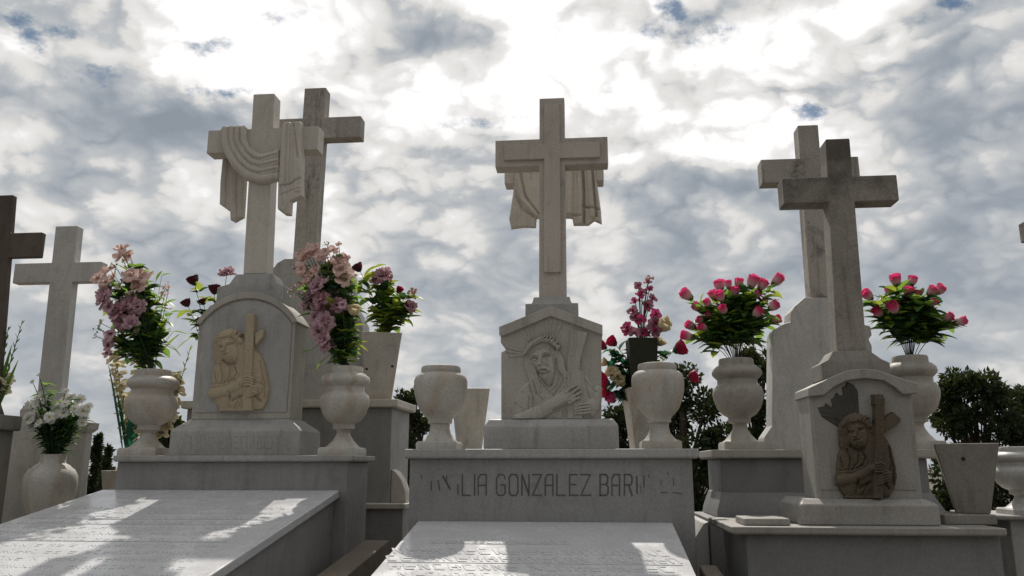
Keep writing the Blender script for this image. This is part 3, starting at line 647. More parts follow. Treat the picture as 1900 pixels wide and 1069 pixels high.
# cloth lying over the top of both arms
zt_ = Z(487, 238, Yx)
for fold in (((412,425,236),(424,438,235),(437,450,235),(449,460,236)),((526,537,231),(537,550,230),(549,562,230))):
  g = Geo()
  for (a, b, y_) in fold:
    xa, xb = X(a, y_, Yx), X(b, y_, Yx); n = 8
    P = [(xa+(xb-xa)*i/n, zt_-.004+.017*math.sin(math.pi*i/n)**.6) for i in range(n+1)]
    g.prism([(xa, zt_-.006)]+P+[(xb, zt_-.006)], Yx-.012, Yx+.115)
  g.build('drape_fold', 'marble_cream', co, bevel=.001)
def figure(r, T, beam=True):
    t = lambda pl: [T(*q) for q in pl]; k = T(1,0)[0]-T(0,0)[0]
    r.p(t([(130,600),(150,560),(190,510),(135,440),(132,350),(180,280),(280,236),(345,262),(380,320),(430,340),(560,480),(590,540),(622,660),(642,800),(622,900),(580,975),(200,985),(135,900),(112,800),(118,680)]), 26, 10*k, 20, 60)
    e = lambda x,y,a,b,ro,h,base=0,add=False: r.e(*T(x,y),a*k,b*k,ro,h,base,add)
    c = lambda pl,w_,h,base=0,add=False: r.c(t(pl),w_*k,h,base,add)
    g = lambda pl,w_,d: r.g(t(pl),w_*k,d)
    e(255,390,120,140,15,34,24); e(200,470,60,110,10,26,24)
    e(285,450,82,112,-22,28,46)
    for q in range(6): g([(150+q*17,350+q*8),(150+q*13,430),(185+q*10,540)],5,6)
    c([(170,350),(240,300),(320,300),(385,360)],26,16,44)
    for q in range(7): c([(165+q*32,345-25*math.sin(q/2)),(195+q*32,300+20*math.sin(q))],9,10,56)
    c([(345,300),(390,350),(420,400)],15,16,30); c([(350,370),(400,410),(425,420)],13,14,30)
    c([(262,400),(246,448)],14,16,add=True); e(246,452,20,14,0,9,add=True)
    g([(212,415),(242,420)],9,14); g([(285,400),(325,388)],9,14); c([(205,395),(240,396)],7,8,add=True); c([(275,375),(330,368)],7,8,add=True)
    g([(252,486),(285,478)],6,11); c([(240,474),(290,464)],8,8,add=True)
    e(290,515,42,48,-15,14,add=True)
    for q in range(4): g([(262+q*20,500),(272+q*16,555)],4,7)
    g([(230,530),(290,575),(340,560)],10,16)
    for q in ([(200,560),(230,660),(215,740)],[(330,580),(360,640),(330,700)],[(300,590),(290,680),(240,735)],[(150,640),(170,720)],[(560,540),(590,700),(560,760)],[(120,750),(240,745),(330,700)],[(290,820),(280,940)],[(380,860),(330,960)],[(600,700),(600,860)]):
        g(q,8,10); c([(x+13,y+4) for x,y in q],10,7,add=True)
    if beam:
        r.p(t([(436,122),(478,108),(522,118),(515,400),(500,800),(505,990),(410,990),(425,600)]), 62, 9*k)
        for q in range(3): g([(455+q*22,150),(450+q*20,600),(445+q*20,970)],3,3)
    r.p(t([(515,290),(575,250),(605,262),(600,320),(545,385),(515,415)]), 50, 9*k)
    c([(140,830),(260,810),(400,730)],48,26,34); c([(400,730),(450,700)],34,22,48)
    for q in range(4): c([(430,690+q*22),(475,680+q*24),(510,700+q*22)],11,14,66)
    e(530,790,52,55,0,22,42); 
    for q in range(4): c([(545,770+q*20),(500,775+q*24),(465,800+q*20)],11,14,64)
    g([(290,830),(300,900),(400,850)],14,18); g([(520,850),(560,900)],12,18)
    c([(200,975),(410,975)],14,10,24)
    r.mottle(3)
r = Relief(370, 560, 4.856, 90, 665, 90, 1005)
figure(r, lambda x, y: (x, y))
r.build('relief_plaque', 'stone_plaque', root, Ys-.004, .00056)
# illegible worn raised letters on the base
g = Geo(); rr = random.Random(3); u = 347
while u < 540:
    wd = rr.uniform(7, 11)
    for a, b in rr.sample([((0,0),(0,1)),((1,0),(1,1)),((0,1),(1,1)),((0,0),(1,0)),((0,.5),(1,.5)),((0,0),(1,1))], 3):
        p, q = at(u+wd*a[0], 832-22*a[1], Yb), at(u+wd*b[0], 832-22*b[1], Yb); stroke(g, (p.x,p.z), (q.x,q.z), .0032, Yb, t=.0009, e=rr.random()*.0006)
    u += wd+rr.uniform(4, 7)
g.build('worn_lettering', 'marble_grey', root)
uL, topL, sL = urn(279, 687, ZL, 3.52, 'A', 'marble urn at the left end of the left ledge holding peach and mauve flowers', k=.95)
uR, topR, sR = urn(639, 681, ZL, 3.50, 'A', 'marble urn at the right end of the left ledge holding pink and peach flowers', k=.95)

# kerbs running beside the slabs
def kerb(xa, xb, y, Y, yf, slope, label, th=.05):
    x0, x1 = X(xa, y, Y), X(xb, y, Y); zt = Z((xa+xb)/2, y, Y); g = Geo(); L_ = Y-yf
    g.add([(x0,Y,0),(x1,Y,0),(x1,yf,0),(x0,yf,0),(x0,Y,zt),(x1,Y,zt),(x1,yf,zt-L_*slope),(x0,yf,zt-L_*slope)], [(0,1,2,3),(4,5,6,7),(0,1,5,4),(1,2,6,5),(2,3,7,6),(3,0,4,7)])
    o = g.build('stone_kerb', 'kerb', bevel=.006, loc=((x0+x1)/2, (Y+yf)/2, 0)); tag(o, label, 'kerb')
kerb(676, 722, 1002, 3.72, 1.6, .109, 'brownish sloping stone kerb running along the right side of the left tomb')
kerb(1297, 1330, 1048, 2.95, 1.6, .109, 'pale stone kerb beside the right edge of the middle slab')

# ================================================================== BACK LEFT TOMB
YB = 4.05
x0, x1 = X(352, 742, YB), X(738, 742, YB)
bl_root, ZB, (b0, b1, bz) = plinth('tall grey marble plinth behind the left headstone, with scroll bracket and lower step', 336, 738, 742, 757, 346, 727, YB, .45, cmat='marble_cream')
zst = Z(600, 934, YB-.04)
Geo().box(b0-.06, X(748,940,YB-.04), YB-.04, YB+.44, 0, zst-.001).build('lower_body', 'marble_plinth', bl_root, bevel=.004)
Geo().box(b0-.08, X(752,940,YB-.06), YB-.06, YB+.46, zst-.025, zst).build('step_cornice', 'marble_cream', bl_root, bevel=.004)
P = [(b1+.001, zst), (b1+.08, zst), (b1+.078, zst+.05), (b1+.055, zst+.11), (b1+.025, zst+.15), (b1+.001, zst+.165)]
Geo().prism(P, YB+.05, YB+.16).build('scroll_bracket', 'marble_cream', bl_root, bevel=.004)
root = thing('memorial_cross', (X(560,742,4.25), 4.25, ZB), 'stained grey cross on a stepped stele rising behind the draped cross', 'headstone')
Yx = 4.22
P = pts_px([(446,742),(446,600),(470,560),(476,500),(508,496),(514,488),(528,480),(600,480),(610,488),(622,498),(648,504),(652,560),(672,600),(676,742)], Yx-.03)
P[0] = (P[0][0], ZB); P[-1] = (P[-1][0], ZB)
Geo().prism(P, Yx-.03, Yx+.12).build('stele', 'marble_grey', root, bevel=.004)
cross_geo((543,584,482), (565,605,163), (508,669,218,257), Yx, .085).build('cross', 'stone_dirty', root, bevel=.005)
def sqpot(top, bot, yt, yb, Yc, rot, label, mat='marble_urn', rim=.0, zb=None, holes=(), ratio=1.0, name='square_pot'):
    """tapered square planter; top/bot = half widths in px"""
    s = S(top[0], yt, Yc); c = Vector((X(top[0], yt, Yc), Yc)); zt = Z(top[0], yt, Yc); zb = Z(bot[0], yb, Yc) if zb is None else zb
    root = thing(name, (c.x, c.y, zb), label, 'flower pot')
    def sq(hw, z, rt=rot):
        return [(c.x+hw*(dx*math.cos(R(rt))-dy*ratio*math.sin(R(rt))), c.y+hw*(dx*math.sin(R(rt))+dy*ratio*math.cos(R(rt))), z) for dx, dy in ((-1,-1),(1,-1),(1,1),(-1,1))]
    T_, B_ = top[1]*s, bot[1]*s; t = .012
    ring = [sq(B_, zb), sq(T_, zt), sq(T_-t, zt), sq(B_-t, zb+t)]
    g = Geo(); g.add([v for q in ring for v in q], [(0,1,2,3),(12,13,14,15)]+[(4*k+i,4*k+(i+1)%4,4*k+4+(i+1)%4,4*k+4+i) for k in range(3) for i in range(4)])
    g.build('body', mat, root, bevel=.004)
    for (u, v) in holes:
        q0, q1 = sq(B_+(T_-B_)*v, 0), None
        a = Vector(q0[0]).lerp(Vector(q0[1]), u); a.z = zb+(zt-zb)*v
        n = Vector((math.sin(R(rot)), -math.cos(R(rot)), 0))
        g = Geo(); g.tube([a-n*.004, a+n*.0015], .007, 12); g.build('drain_hole', 'hole', root)
    return root, Vector((c.x, c.y, zt)), s
sqpot((706,36), (703,22), 622, 729, 4.18, 18, 'tapered cream marble planter with small dark holes, behind the right urn of the left tomb', zb=ZB, holes=((.08,.45),(.86,.5)))

# ================================================================== BACK CENTRE TOMB (mostly hidden behind the middle one)
YK = 3.42
bk, ZK, _ = plinth('grey marble plinth hidden behind the middle tomb, carrying two tapered pots', 790, 1262, 838, 852, 800, 1252, YK, .62)
root = thing('memorial_cross', (X(1030,838,3.6), 3.6, ZK), 'cream cross with carved cloth hanging from its arms, directly behind the middle cross', 'headstone')
Yx = 3.52
x0, x1, zt, _ = blk(940, 1105, 600, 838, Yx-.04)
Geo().loft([(x0-.05,x1+.05,Yx-.07,Yx+.16,ZK),(x0-.05,x1+.05,Yx-.07,Yx+.16,ZK+.08),(x0,x1,Yx-.04,Yx+.13,ZK+.10),(x0,x1,Yx-.04,Yx+.13,zt-.1),(x0+.08,x1-.08,Yx-.02,Yx+.11,zt)]).build('stele', 'marble_cream', root, bevel=.004)
co = cross_geo((1008,1046,602), (1010,1046,215), (936,1120,296,338), Yx, .09).build('cross', 'marble_cream', root, bevel=.004)
r = Relief(740, 160, 2.43, 490, 925, 320, 655, 1.3)
r.p([(520,335),(650,335),(645,600),(622,600),(620,642),(565,640),(507,648),(497,600),(520,450)], 14, 8)
r.p([(748,335),(882,335),(896,450),(912,560),(917,626),(882,612),(855,632),(788,632),(782,600),(748,598)], 14, 8)
r.c([(530,380),(560,520),(620,585)],12,12,add=True); r.g([(545,380),(570,500),(630,580)],5,8); r.g([(525,480),(560,560),(612,590)],6,9); r.g([(590,340),(600,430)],4,4)
for q in ([(828,345),(835,480),(835,620)],[(870,345),(880,480),(890,590)]): r.g(q,5,12); r.c([(x-16,y) for x,y in q],12,9,add=True)
r.g([(830,548),(900,560)],5,10); r.g([(760,585),(820,590)],5,7); r.c([(775,345),(772,580)],14,7,add=True)
r.H = np.where(r.K, np.maximum(r.H, 1), 0)
r.solid('drape', 'marble_cream', co, Yx-.002, .0013, .001)
sqpot((872,33), (866,20), 723, 830, 3.80, 14, 'tapered pale marble pot peeking out behind the empty left urn of the middle tomb', zb=ZK)
sqpot((1190,32), (1192,20), 722, 830, 3.80, 10, 'tapered pale marble pot almost hidden behind the right urn of the middle tomb', zb=ZK)

# ================================================================== RIGHT BACK TOMB
YR = 3.55
rb, ZR, (r0, r1, rz) = plinth('grey marble plinth behind the right headstone carrying the two tulip urns', 1322, 1746, 834, 851, 1338, 1722, YR, .42, mat='marble_shaded_plinth', cmat='marble_warm')
zlo = Z(1400, 963, YR-.1)
Geo().loft([(r0-.035,r1+.04,YR-.02,YR+.42,zlo),(r0-.030,r1+.035,YR-.015,YR+.42,zlo+.03),(r0-.004,r1+.004,YR+.022,YR+.41,zlo+.10)]).build('flared_foot', 'marble_shaded_plinth', rb, bevel=.004)
xa = X(1316, 963, YR-.1)
Geo().box(xa, r1+.15, YR-.1, YR+.45, 0, zlo-.001).build('lower_body', 'marble_shaded_plinth', rb, bevel=.004)
Geo().prism([(xa-.001,0),(xa-.06,0),(xa-.06,zlo-.08),(xa-.02,zlo-.02),(xa-.001,zlo-.012)], YR-.08, YR+.40).build('side_bracket', 'marble_pale', rb, bevel=.004)
root = thing('memorial_cross', (X(1530,834,3.75), 3.75, ZR), 'plain pale-brown cross on a shouldered marble stele, behind the right weathered cross', 'headstone')
Ys = 3.66
L_ = [(1418,834),(1418,812),(1433,790),(1434,620),(1437,611),(1455,601),(1467,597),(1468,578),(1474,569),(1493,552)]
Rr = [(1562,552),(1574,569),(1582,578),(1583,597),(1597,601),(1615,605),(1618,622),(1612,629),(1618,642),(1620,790),(1636,812),(1636,834)]
P = pts_px(L_+Rr, Ys); P[0] = (P[0][0], ZR); P[-1] = (P[-1][0], ZR)
Geo().prism(P, Ys, Ys+.13).build('stele', 'marble_pale', root, bevel=.004)
cross_geo((1504,1544,552), (1480,1518,232), (1413,1595,293,337), Ys+.025, .085).build('cross', 'stone_dirty', root, bevel=.004)
uA, topA, sA = urn(1370, 666, ZR, 3.68, 'A', 'white marble urn on the right rear ledge, left one of the tulip pair', 'marble_warm')
uB, topB, sB = urn(1696, 661, ZR, 3.66, 'A', 'white marble urn half hidden behind the right headstone, holding pink tulips', 'marble_warm')

# ================================================================== RIGHT FRONT TOMB
YF = 2.75
rf, ZF, (f0, f1, fz) = plinth('low grey marble plinth at lower right under the weathered cross', 1357, 1868, 979, 995, 1385, 1858, YF, .50, over=.035, mat='marble_shaded_plinth', cmat='marble_shaded')
root = thing('memorial_cross', (X(1610,979,2.95), 2.95, ZF), 'weathered brown cross on a white headstone with a dark carved figure, at the right', 'headstone')
Yb, Ys = 2.83, 2.88
x0, x1, zt, zb = blk(1486, 1745, 930, 974, Yb)
Geo().loft([(x0,x1,Yb,3.12,ZF),(x0,x1,Yb,3.12,zt-.012),(x0+.016,x1-.03,Yb+.03,3.10,zt+.006)]).build('base', 'marble_shaded', root, bevel=.006)
s0, s1 = X(1508, 830, Ys), X(1702, 830, Ys); zz_ = zt+.004
zsp = Z(1600, 734, Ys)
P = [(s0,zz_),(s1,zz_),(s1,zsp)]+pts_px([(1690,708),(1620,690),(1590,690),(1520,712)], Ys)+[(s0,zsp)]
Geo().prism(P, Ys, Ys+.155).build('stele', 'marble_shaded', root, bevel=.003)
P = pts_px([(1500,736),(1530,733),(1548,718),(1572,706),(1606,702),(1640,706),(1660,718),(1676,732),(1704,730),(1704,712),(1650,694),(1626,686),(1605,684),(1577,686),(1555,694),(1500,720)], Ys-.022)
Geo().prism(P, Ys-.022, Ys+.17).build('pediment', 'marble_shaded', root, bevel=.004)
Geo().prism([(s0+.016,zz_+.03),(s1-.016,zz_+.03),(s1-.016,zsp-.004),(s0+.016,zsp-.004)], Ys-.003, Ys+.01).build('front_panel', 'marble_shaded', root, bevel=.002)
pl = [blk(1548,1612,650,652,Ys+.03), blk(1527,1648,674,676,Ys+.02), blk(1524,1652,677,700,Ys+.02)]
Geo().loft([(pl[2][0],pl[2][1],Ys+.015,Ys+.15,pl[2][3]-.01),(pl[2][0],pl[2][1],Ys+.015,Ys+.15,pl[1][2]),(pl[1][0]+.02,pl[1][1]-.02,Ys+.02,Ys+.145,pl[1][2]+.014),(pl[0][0]-.006,pl[0][1]+.006,Ys+.03,Ys+.135,pl[0][2]-.004),(pl[0][0],pl[0][1],Ys+.03,Ys+.135,pl[0][2])]).build('pedestal', 'concrete', root, bevel=.004)
cross_geo((1553,1609,651), (1532,1577,257), (1453,1667,327,375), Ys+.04, .085).build('cross', 'stone_weathered', root, bevel=.005)
r = Relief(1480, 680, 4.11, 280, 790, 190, 1030)
figure(r, lambda x, y: (285+(x-110)*.88, 1004-(985-y)*.88))
r.p([(610,430),(712,345),(775,402),(762,436),(640,520)], 52, 9); r.p([(560,215),(640,215),(640,300),(560,300)], 58, 9)
r.build('relief_plaque', 'stone_oldplaque', root, Ys-.003, .00056)
r = Relief(1480, 680, 4.11, 140, 520, 110, 520, 2.2)
r.p([(400,470),(300,462),(235,420),(180,385),(148,312),(205,300),(262,318),(250,250),(300,214),(345,225),(352,180),(375,120),(415,135),(455,180),(465,250),(470,350),(480,450)], 12, 9)
for q in range(13):
    a = R(196+q*7.2); x0_, y0_ = 395+70*math.cos(a), 420+60*math.sin(a); L1 = (185, 215, 175, 205, 160, 190, 170, 215, 190, 245, 265, 255, 220)[q]
    r.c([(x0_,y0_),(395+L1*math.cos(a)*1.1, 430+L1*math.sin(a)*1.1)], 11, 9, 8)
r.K[:] = False; r.mottle(2)
r.build('halo_rays', 'stone_rays', root, Ys-.003, .00045)
# small loose slab & bar
def loose(xl, xr, yt, Y, dep, label, mat, zb):
    x0, x1 = X(xl, yt, Y), X(xr, yt, Y); zt = Z((xl+xr)/2, yt, Y)
    o = Geo().box(x0, x1, Y, Y+dep, zb, zt).build('stone_block', mat, bevel=.005, loc=((x0+x1)/2, Y+dep/2, zb)); tag(o, label, 'stone block'); return zt
loose(1380, 1466, 962, 2.80, .16, 'small flat marble block on the left end of the lower right plinth', 'marble_shaded', ZF)
zbar = loose(1752, 1850, 955, 2.90, .20, 'weathered stone block under the tapered concrete pot at right', 'concrete', ZF)
sqpot((1789,54), (1796,28), 824, 951, 3.0, -20, 'tapered grey concrete planter standing on the right plinth, empty', 'concrete', zb=zbar, holes=((.42,.78),))

# ================================================================== FAR RIGHT
fr, ZFR, _ = plinth('pale stone plinth cut off by the right edge of the picture', 1849, 2200, 958, 967, 1876, 2185, 3.3, .4, mat='marble_grey', over=.03)
urn(1893, 829, ZFR, 3.42, 'A', 'small marble urn at the far right edge on its own plinth', 'marble_pale', k=.95)
root = thing('memorial_cross', (X(1990,958,3.6), 3.6, ZFR), 'stone cross outside the right edge, only its arm tip in view', 'headstone')
x0, x1, zt, _ = blk(1985, 2090, 700, 958, 3.48)
Geo().loft([(x0,x1,3.48,3.66,ZFR),(x0,x1,3.48,3.66,zt-.06),(x0+.06,x1-.06,3.5,3.64,zt)]).build('stele', 'marble_grey', root, bevel=.004)
cross_geo((1975,2018,702), (1960,2000,340), (1910,2075,404,440), 3.52, .085).build('cross', 'stone_weathered', root, bevel=.004)

# ================================================================== FAR LEFT
YW = 3.80
zw0 = Z(100, 975, YW)
root = thing('memorial_cross', (X(95,975,YW), YW, 0), 'white veined marble cross on a broad stele behind the daisy urn at left', 'headstone')
P = pts_px([(-20,975),(-20,800),(36,790),(36,762),(48,748),(60,744),(67,736),(68,728),(120,728),(122,738),(132,748),(142,770),(146,790),(150,800),(150,975)], YW)
P[0] = (P[0][0], 0); P[-1] = (P[-1][0], 0)
Geo().prism(P, YW, YW+.085).build('stele', 'marble_pale', root, bevel=.004)
xa, xb = X(146, 850, YW), X(158, 850, YW)
zc1 = Z(160, 803, YW); zc2 = Z(160, 784, YW)
Geo().box(xa+.001, xb, YW-.01, YW+.04, 0, zc1).build('side_post', 'marble_pale', root, bevel=.004)
Geo().loft([(xa+.001,xb,YW-.015,YW+.045,zc1),(xa+.001,xb+.018,YW-.03,YW+.055,zc1+.018),(xa+.001,xb+.020,YW-.032,YW+.057,zc2)]).build('post_cap', 'marble_pale', root, bevel=.003)
cross_geo((68,112,736), (103,144,419), (25,187,487,524), YW+.03, .055).build('cross', 'marble_pale', root, bevel=.005)
# low ledge with the daisy urn
xl_, ztl = plinth('low marble ledge under the daisy urn at the left edge', -60, 170, 978, 990, -50, 160, 3.45, .3, name='tomb_ledge')[0:2]
uD, topD, sD = urn(90, 843, ztl, 3.56, 'C', 'bulbous brown-veined marble vase at far left filled with white daisies', 'marble_urn', k=.92)
# left block + brown cross
lb, ZLB, _ = plinth('stained stone block with moulded top at the left edge, below the brown cross', -150, -16, 768, 797, -140, -23, 3.40, .2, mat='concrete', cmat='concrete')
root = thing('memorial_cross', (X(-30,768,3.5), 3.5, ZLB), 'dark brown stone cross cut off by the left edge of the picture', 'headstone')
x0, x1, zt, _ = blk(-95, -12, 740, 768, 3.46)
Geo().loft([(x0,x1-.02,3.43,3.57,ZLB),(x0+.02,x1-.04,3.44,3.55,zt)]).build('pedestal', 'stone_brown', root, bevel=.004)
cross_geo((-48,-6,742), (-20,24,362), (-95,75,433,479), 3.46, .032).build('cross', 'stone_brown', root, bevel=.005)
# small pot behind the left plinth
sqpot((212,16), (213,10), 873, 925, 3.9, 6, 'small tapered white pot tucked behind the left end of the left plinth', zb=Z(207,925,3.9))
o = Geo().box(X(196,925,3.9), X(250,925,3.9), 3.82, 3.99, 0, Z(207,925,3.9)).build('stone_block', 'marble_grey', bevel=.004, loc=(X(207,925,3.9),3.9,0)); tag(o, 'low marble block under the small white pot behind the left plinth', 'stone block')

# ================================================================== FLOWERS
def petal(L, W, cup=.3, curl=.2, n=5, tip=1.0, base=.15):
    """petal along +z leaning outwards to -y; returns verts, faces"""
    vs = []; fs = []
    for i in range(n+1):
        t = i/n; wv_ = W*(base+(1-base)*math.sin(min(t*1.15,1)*math.pi*.62))*(1-(t**6)*(1-.35*tip))
        for s_ in (-1,-.5,0,.5,1):
            x = s_*wv_; y = -cup*L*(s_*s_)*t*.6 + curl*L*t*t; vs.append((x, y, L*t*(1-.06*s_*s_)))
    for i in range(n):
        for j in range(4): a = i*5+j; fs.append((a, a+1, a+6, a+5))
    return vs, fs
class Fl:
    def __init__(s): s.v=[]; s.f=[]; s.m=[]
    def add(s, vs, fs, M4=None, mi=0):
        k = len(s.v); s.v += [tuple((M4 @ Vector(v)) if M4 else v) for v in vs]; s.f += [tuple(i+k for i in f) for f in fs]; s.m += [mi]*len(fs)
    def make(s, name, mats):
        me = bpy.data.meshes.new(name); me.from_pydata(s.v, [], s.f); me.update()
        for q in mats: me.materials.append(M[q])
        me.polygons.foreach_set('material_index', s.m); me.polygons.foreach_set('use_smooth', [True]*len(s.f)); return me
RZ = lambda a: Matrix.Rotation(a, 4, 'Z'); RX = lambda a: Matrix.Rotation(a, 4, 'X'); TR = lambda *v: Matrix.Translation(v)
def ball(fl, c, r, mi, n=8, m=5, sz=1):
    vs = [(c[0]+r*math.sin(math.pi*i/m)*math.cos(2*math.pi*j/n), c[1]+r*math.sin(math.pi*i/m)*math.sin(2*math.pi*j/n), c[2]+sz*r*math.cos(math.pi*i/m)) for i in range(m+1) for j in range(n)]
    fs = [(i*n+j, i*n+(j+1)%n, (i+1)*n+(j+1)%n, (i+1)*n+j) for i in range(m) for j in range(n)]
    fl.add(vs, fs, None, mi)
def bud(mat, seed, h=.042, r=.017, open_=.0, calyx='leaf_dark'):
    rr = random.Random(seed); f = Fl()
    for ring, (k, sc, hh) in enumerate(((3,.55,1.0),(4,.8,.98),(5,1.0,.93))):
        for q in range(k):
            a = 2*math.pi*(q+.5*ring)/k+rr.uniform(-.15,.15); vs = []; n = 6
            span = math.pi*1.25/k; H = h*hh*rr.uniform(.93,1.05)
            for i in range(n+1):
                t = i/n; rad = r*sc*(math.sin(min(1,.18+t*1.0)*math.pi*.62)+ (open_+rr.uniform(0,.1))*t**3)
                for s_ in (-1,-.5,0,.5,1):
                    zt_ = H*t*(1-.10*s_*s_*t); vs.append((rad*math.cos(a+s_*span), rad*math.sin(a+s_*span), zt_))
            f.add(vs, [(i*5+j, i*5+j+1, i*5+j+6, i*5+j+5) for i in range(n) for j in range(4)], None, 0)
    ball(f, (0,0,.004), r*.55, 1, sz=.8)
    for q in range(5):
        vs, fs = petal(h*.5, r*.28, .1, .15, 3, .3); f.add(vs, fs, RZ(q*1.257) @ TR(0,-r*.62,0) @ RX(R(12)), 1)
    return f.make('bud', [mat, calyx])
def orchid(mat, mat2, seed, r=.03):
    rr = random.Random(seed); f = Fl()
    for q in range(5):
        vs, fs = petal(r, r*(.46 if q % 2 else .62), .25, rr.uniform(-.3,.3), 5, .9); f.add(vs, fs, RZ(q*1.257+rr.uniform(-.1,.1)) @ RX(R(rr.uniform(55,85))), 0)
    for q in range(3):
        vs, fs = petal(r*.5, r*.22, .4, .4, 4, .8); f.add(vs, fs, RZ(q*.9-.9) @ RX(R(35)), 1)
    ball(f, (0,0,r*.12), r*.12, 1)
    return f.make('bloom', [mat, mat2])
def ruffle(mat, seed, r=.034):
    rr = random.Random(seed); f = Fl()
    for ring, (k, tilt, sc) in enumerate(((4,12,.6),(6,32,.8),(8,55,1),(8,78,1.05))):
        for q in range(k):
            vs, fs = petal(r*sc*rr.uniform(.85,1.1), r*.38, rr.uniform(.1,.5), rr.uniform(-.35,.25), 5, .9)
            vs = [(x+rr.uniform(-1,1)*r*.035, y+rr.uniform(-1,1)*r*.05, z) for x, y, z in vs]
            f.add(vs, fs, RZ(2*math.pi*(q+.5*ring)/k) @ RX(R(tilt+rr.uniform(-8,8))), 0)
    return f.make('bloom', [mat])
def daisy(seed, r=.024):
    rr = random.Random(seed); f = Fl(); k = 17
    for ring in range(2):
        for q in range(k):
            vs, fs = petal(r*rr.uniform(.88,1.05), r*.13, .15, -.12, 4, .8); f.add(vs, fs, RZ(2*math.pi*(q+.5*ring)/k) @ TR(0,-r*.1,0) @ RX(R(rr.uniform(70,88)-ring*14)), 0)
    ball(f, (0,0,r*.06), r*.22, 1, sz=.5); ball(f, (0,0,-r*.1), r*.2, 2, sz=.6)
    return f.make('bloom', ['white','yellow','leaf_dark'])
def sprig(mat, seed, r=.022):
    rr = random.Random(seed); f = Fl()
    for q in range(9):
        d = Vector((rr.uniform(-1,1), rr.uniform(-1,1), rr.uniform(-.2,1))).normalized()*r*rr.uniform(.7,1.2)
        g = Geo(); g.tube([(0,0,0), d*.6, d], .0006, 3); f.add(g.v, g.f, None, 1)
        for a in range(4):
            vs, fs = petal(r*.34, r*.13, .1, .1, 2, .5); f.add(vs, fs, Matrix.Translation(d) @ d.to_track_quat('Z','Y').to_matrix().to_4x4() @ RZ(a*1.57) @ RX(R(55)), 0)
    return f.make('sprig', [mat, 'stem'])
def bead(seed, mat, r=.018):
    rr = random.Random(seed); f = Fl()
    for q in range(14):
        d = Vector((rr.uniform(-1,1), rr.uniform(-1,1), rr.uniform(-.6,1))).normalized()*r*rr.uniform(.5,1)
        ball(f, tuple(d), r*.26, 0, 6, 4)
    return f.make('berries', [mat])
LIB = {}
def lib(key, fn):
    if key not in LIB: LIB[key] = fn()
    return LIB[key]
KINDS = {
 'tulip': (lambda v: bud('pink', v, .040, .0165, .10, 'leaf'), 'tulip'), 'darkrose': (lambda v: bud('rose_dark', v, .032, .018, .25), 'rose'),
 'redrose': (lambda v: bud('rose_red', v, .042, .022, .25), 'rose'), 'magrose': (lambda v: bud('magenta', v, .040, .021, .2), 'rose'),
 'creamrose': (lambda v: bud('cream', v, .036, .020, .35), 'rose'),
 'peach': (lambda v: orchid('peach', 'blush', v, .031), 'bloom'), 'blush': (lambda v: orchid('blush', 'peach', v, .027), 'bloom'), 'mauve': (lambda v: ruffle('mauve', v, .032), 'bloom'),
 'mauveorchid': (lambda v: orchid('mauve', 'plum', v, .028), 'bloom'), 'plum': (lambda v: orchid('plum', 'magenta', v, .024), 'bloom'), 'magenta': (lambda v: orchid('magenta', 'plum', v, .022), 'bloom'),
 'creamruf': (lambda v: ruffle('cream', v, .026), 'bloom'), 'white': (lambda v: orchid('cream', 'white', v, .026), 'bloom'), 'daisy': (lambda v: daisy(v), 'daisy'),
 'star': (lambda v: sprig('blush', v, .022), 'sprig'), 'sprig': (lambda v: sprig('leaf_teal', v, .022), 'sprig'), 'berries': (lambda v: bead(v, 'blush', .018), 'berries'), 'bigpink': (lambda v: ruffle('rosepink', v, .034), 'bloom')}
FS = dict.fromkeys(KINDS, 1.3); FS.update(tulip=1.28, daisy=1.35, berries=1.25, sprig=1.3, star=1.2, redrose=1.15, darkrose=1.25, plum=1.35, magenta=1.3, mauve=1.5, bigpink=1.5, peach=1.55, blush=1.5, mauveorchid=1.45)
def bez(a, b, c, n):
    a, b, c = Vector(a), Vector(b), Vector(c); return [a*(1-t)**2+b*2*t*(1-t)+c*t*t for t in [i/n for i in range(n+1)]]
def leaf_geo(geo, base, dirv, L, W, droop=.3, n=6, up=Vector((0,0,1))):
    d = Vector(dirv).normalized(); side = d.cross(up)
    if side.length < .05: side = Vector((1,0,0))
    side.normalize(); nrm = side.cross(d); vs = []
    for i in range(n+1):
        t = i/n; p = Vector(base)+d*(L*t)-up*(droop*L*t*t); wv_ = W*math.sin(math.pi*min(1,(t*.93+.05)))**.8*(1-.25*t)
        vs += [p-side*wv_+nrm*wv_*.35, p, p+side*wv_+nrm*wv_*.35]
    geo.add(vs, [(3*i+j, 3*i+j+1, 3*i+j+4, 3*i+j+3) for i in range(n) for j in range(2)])
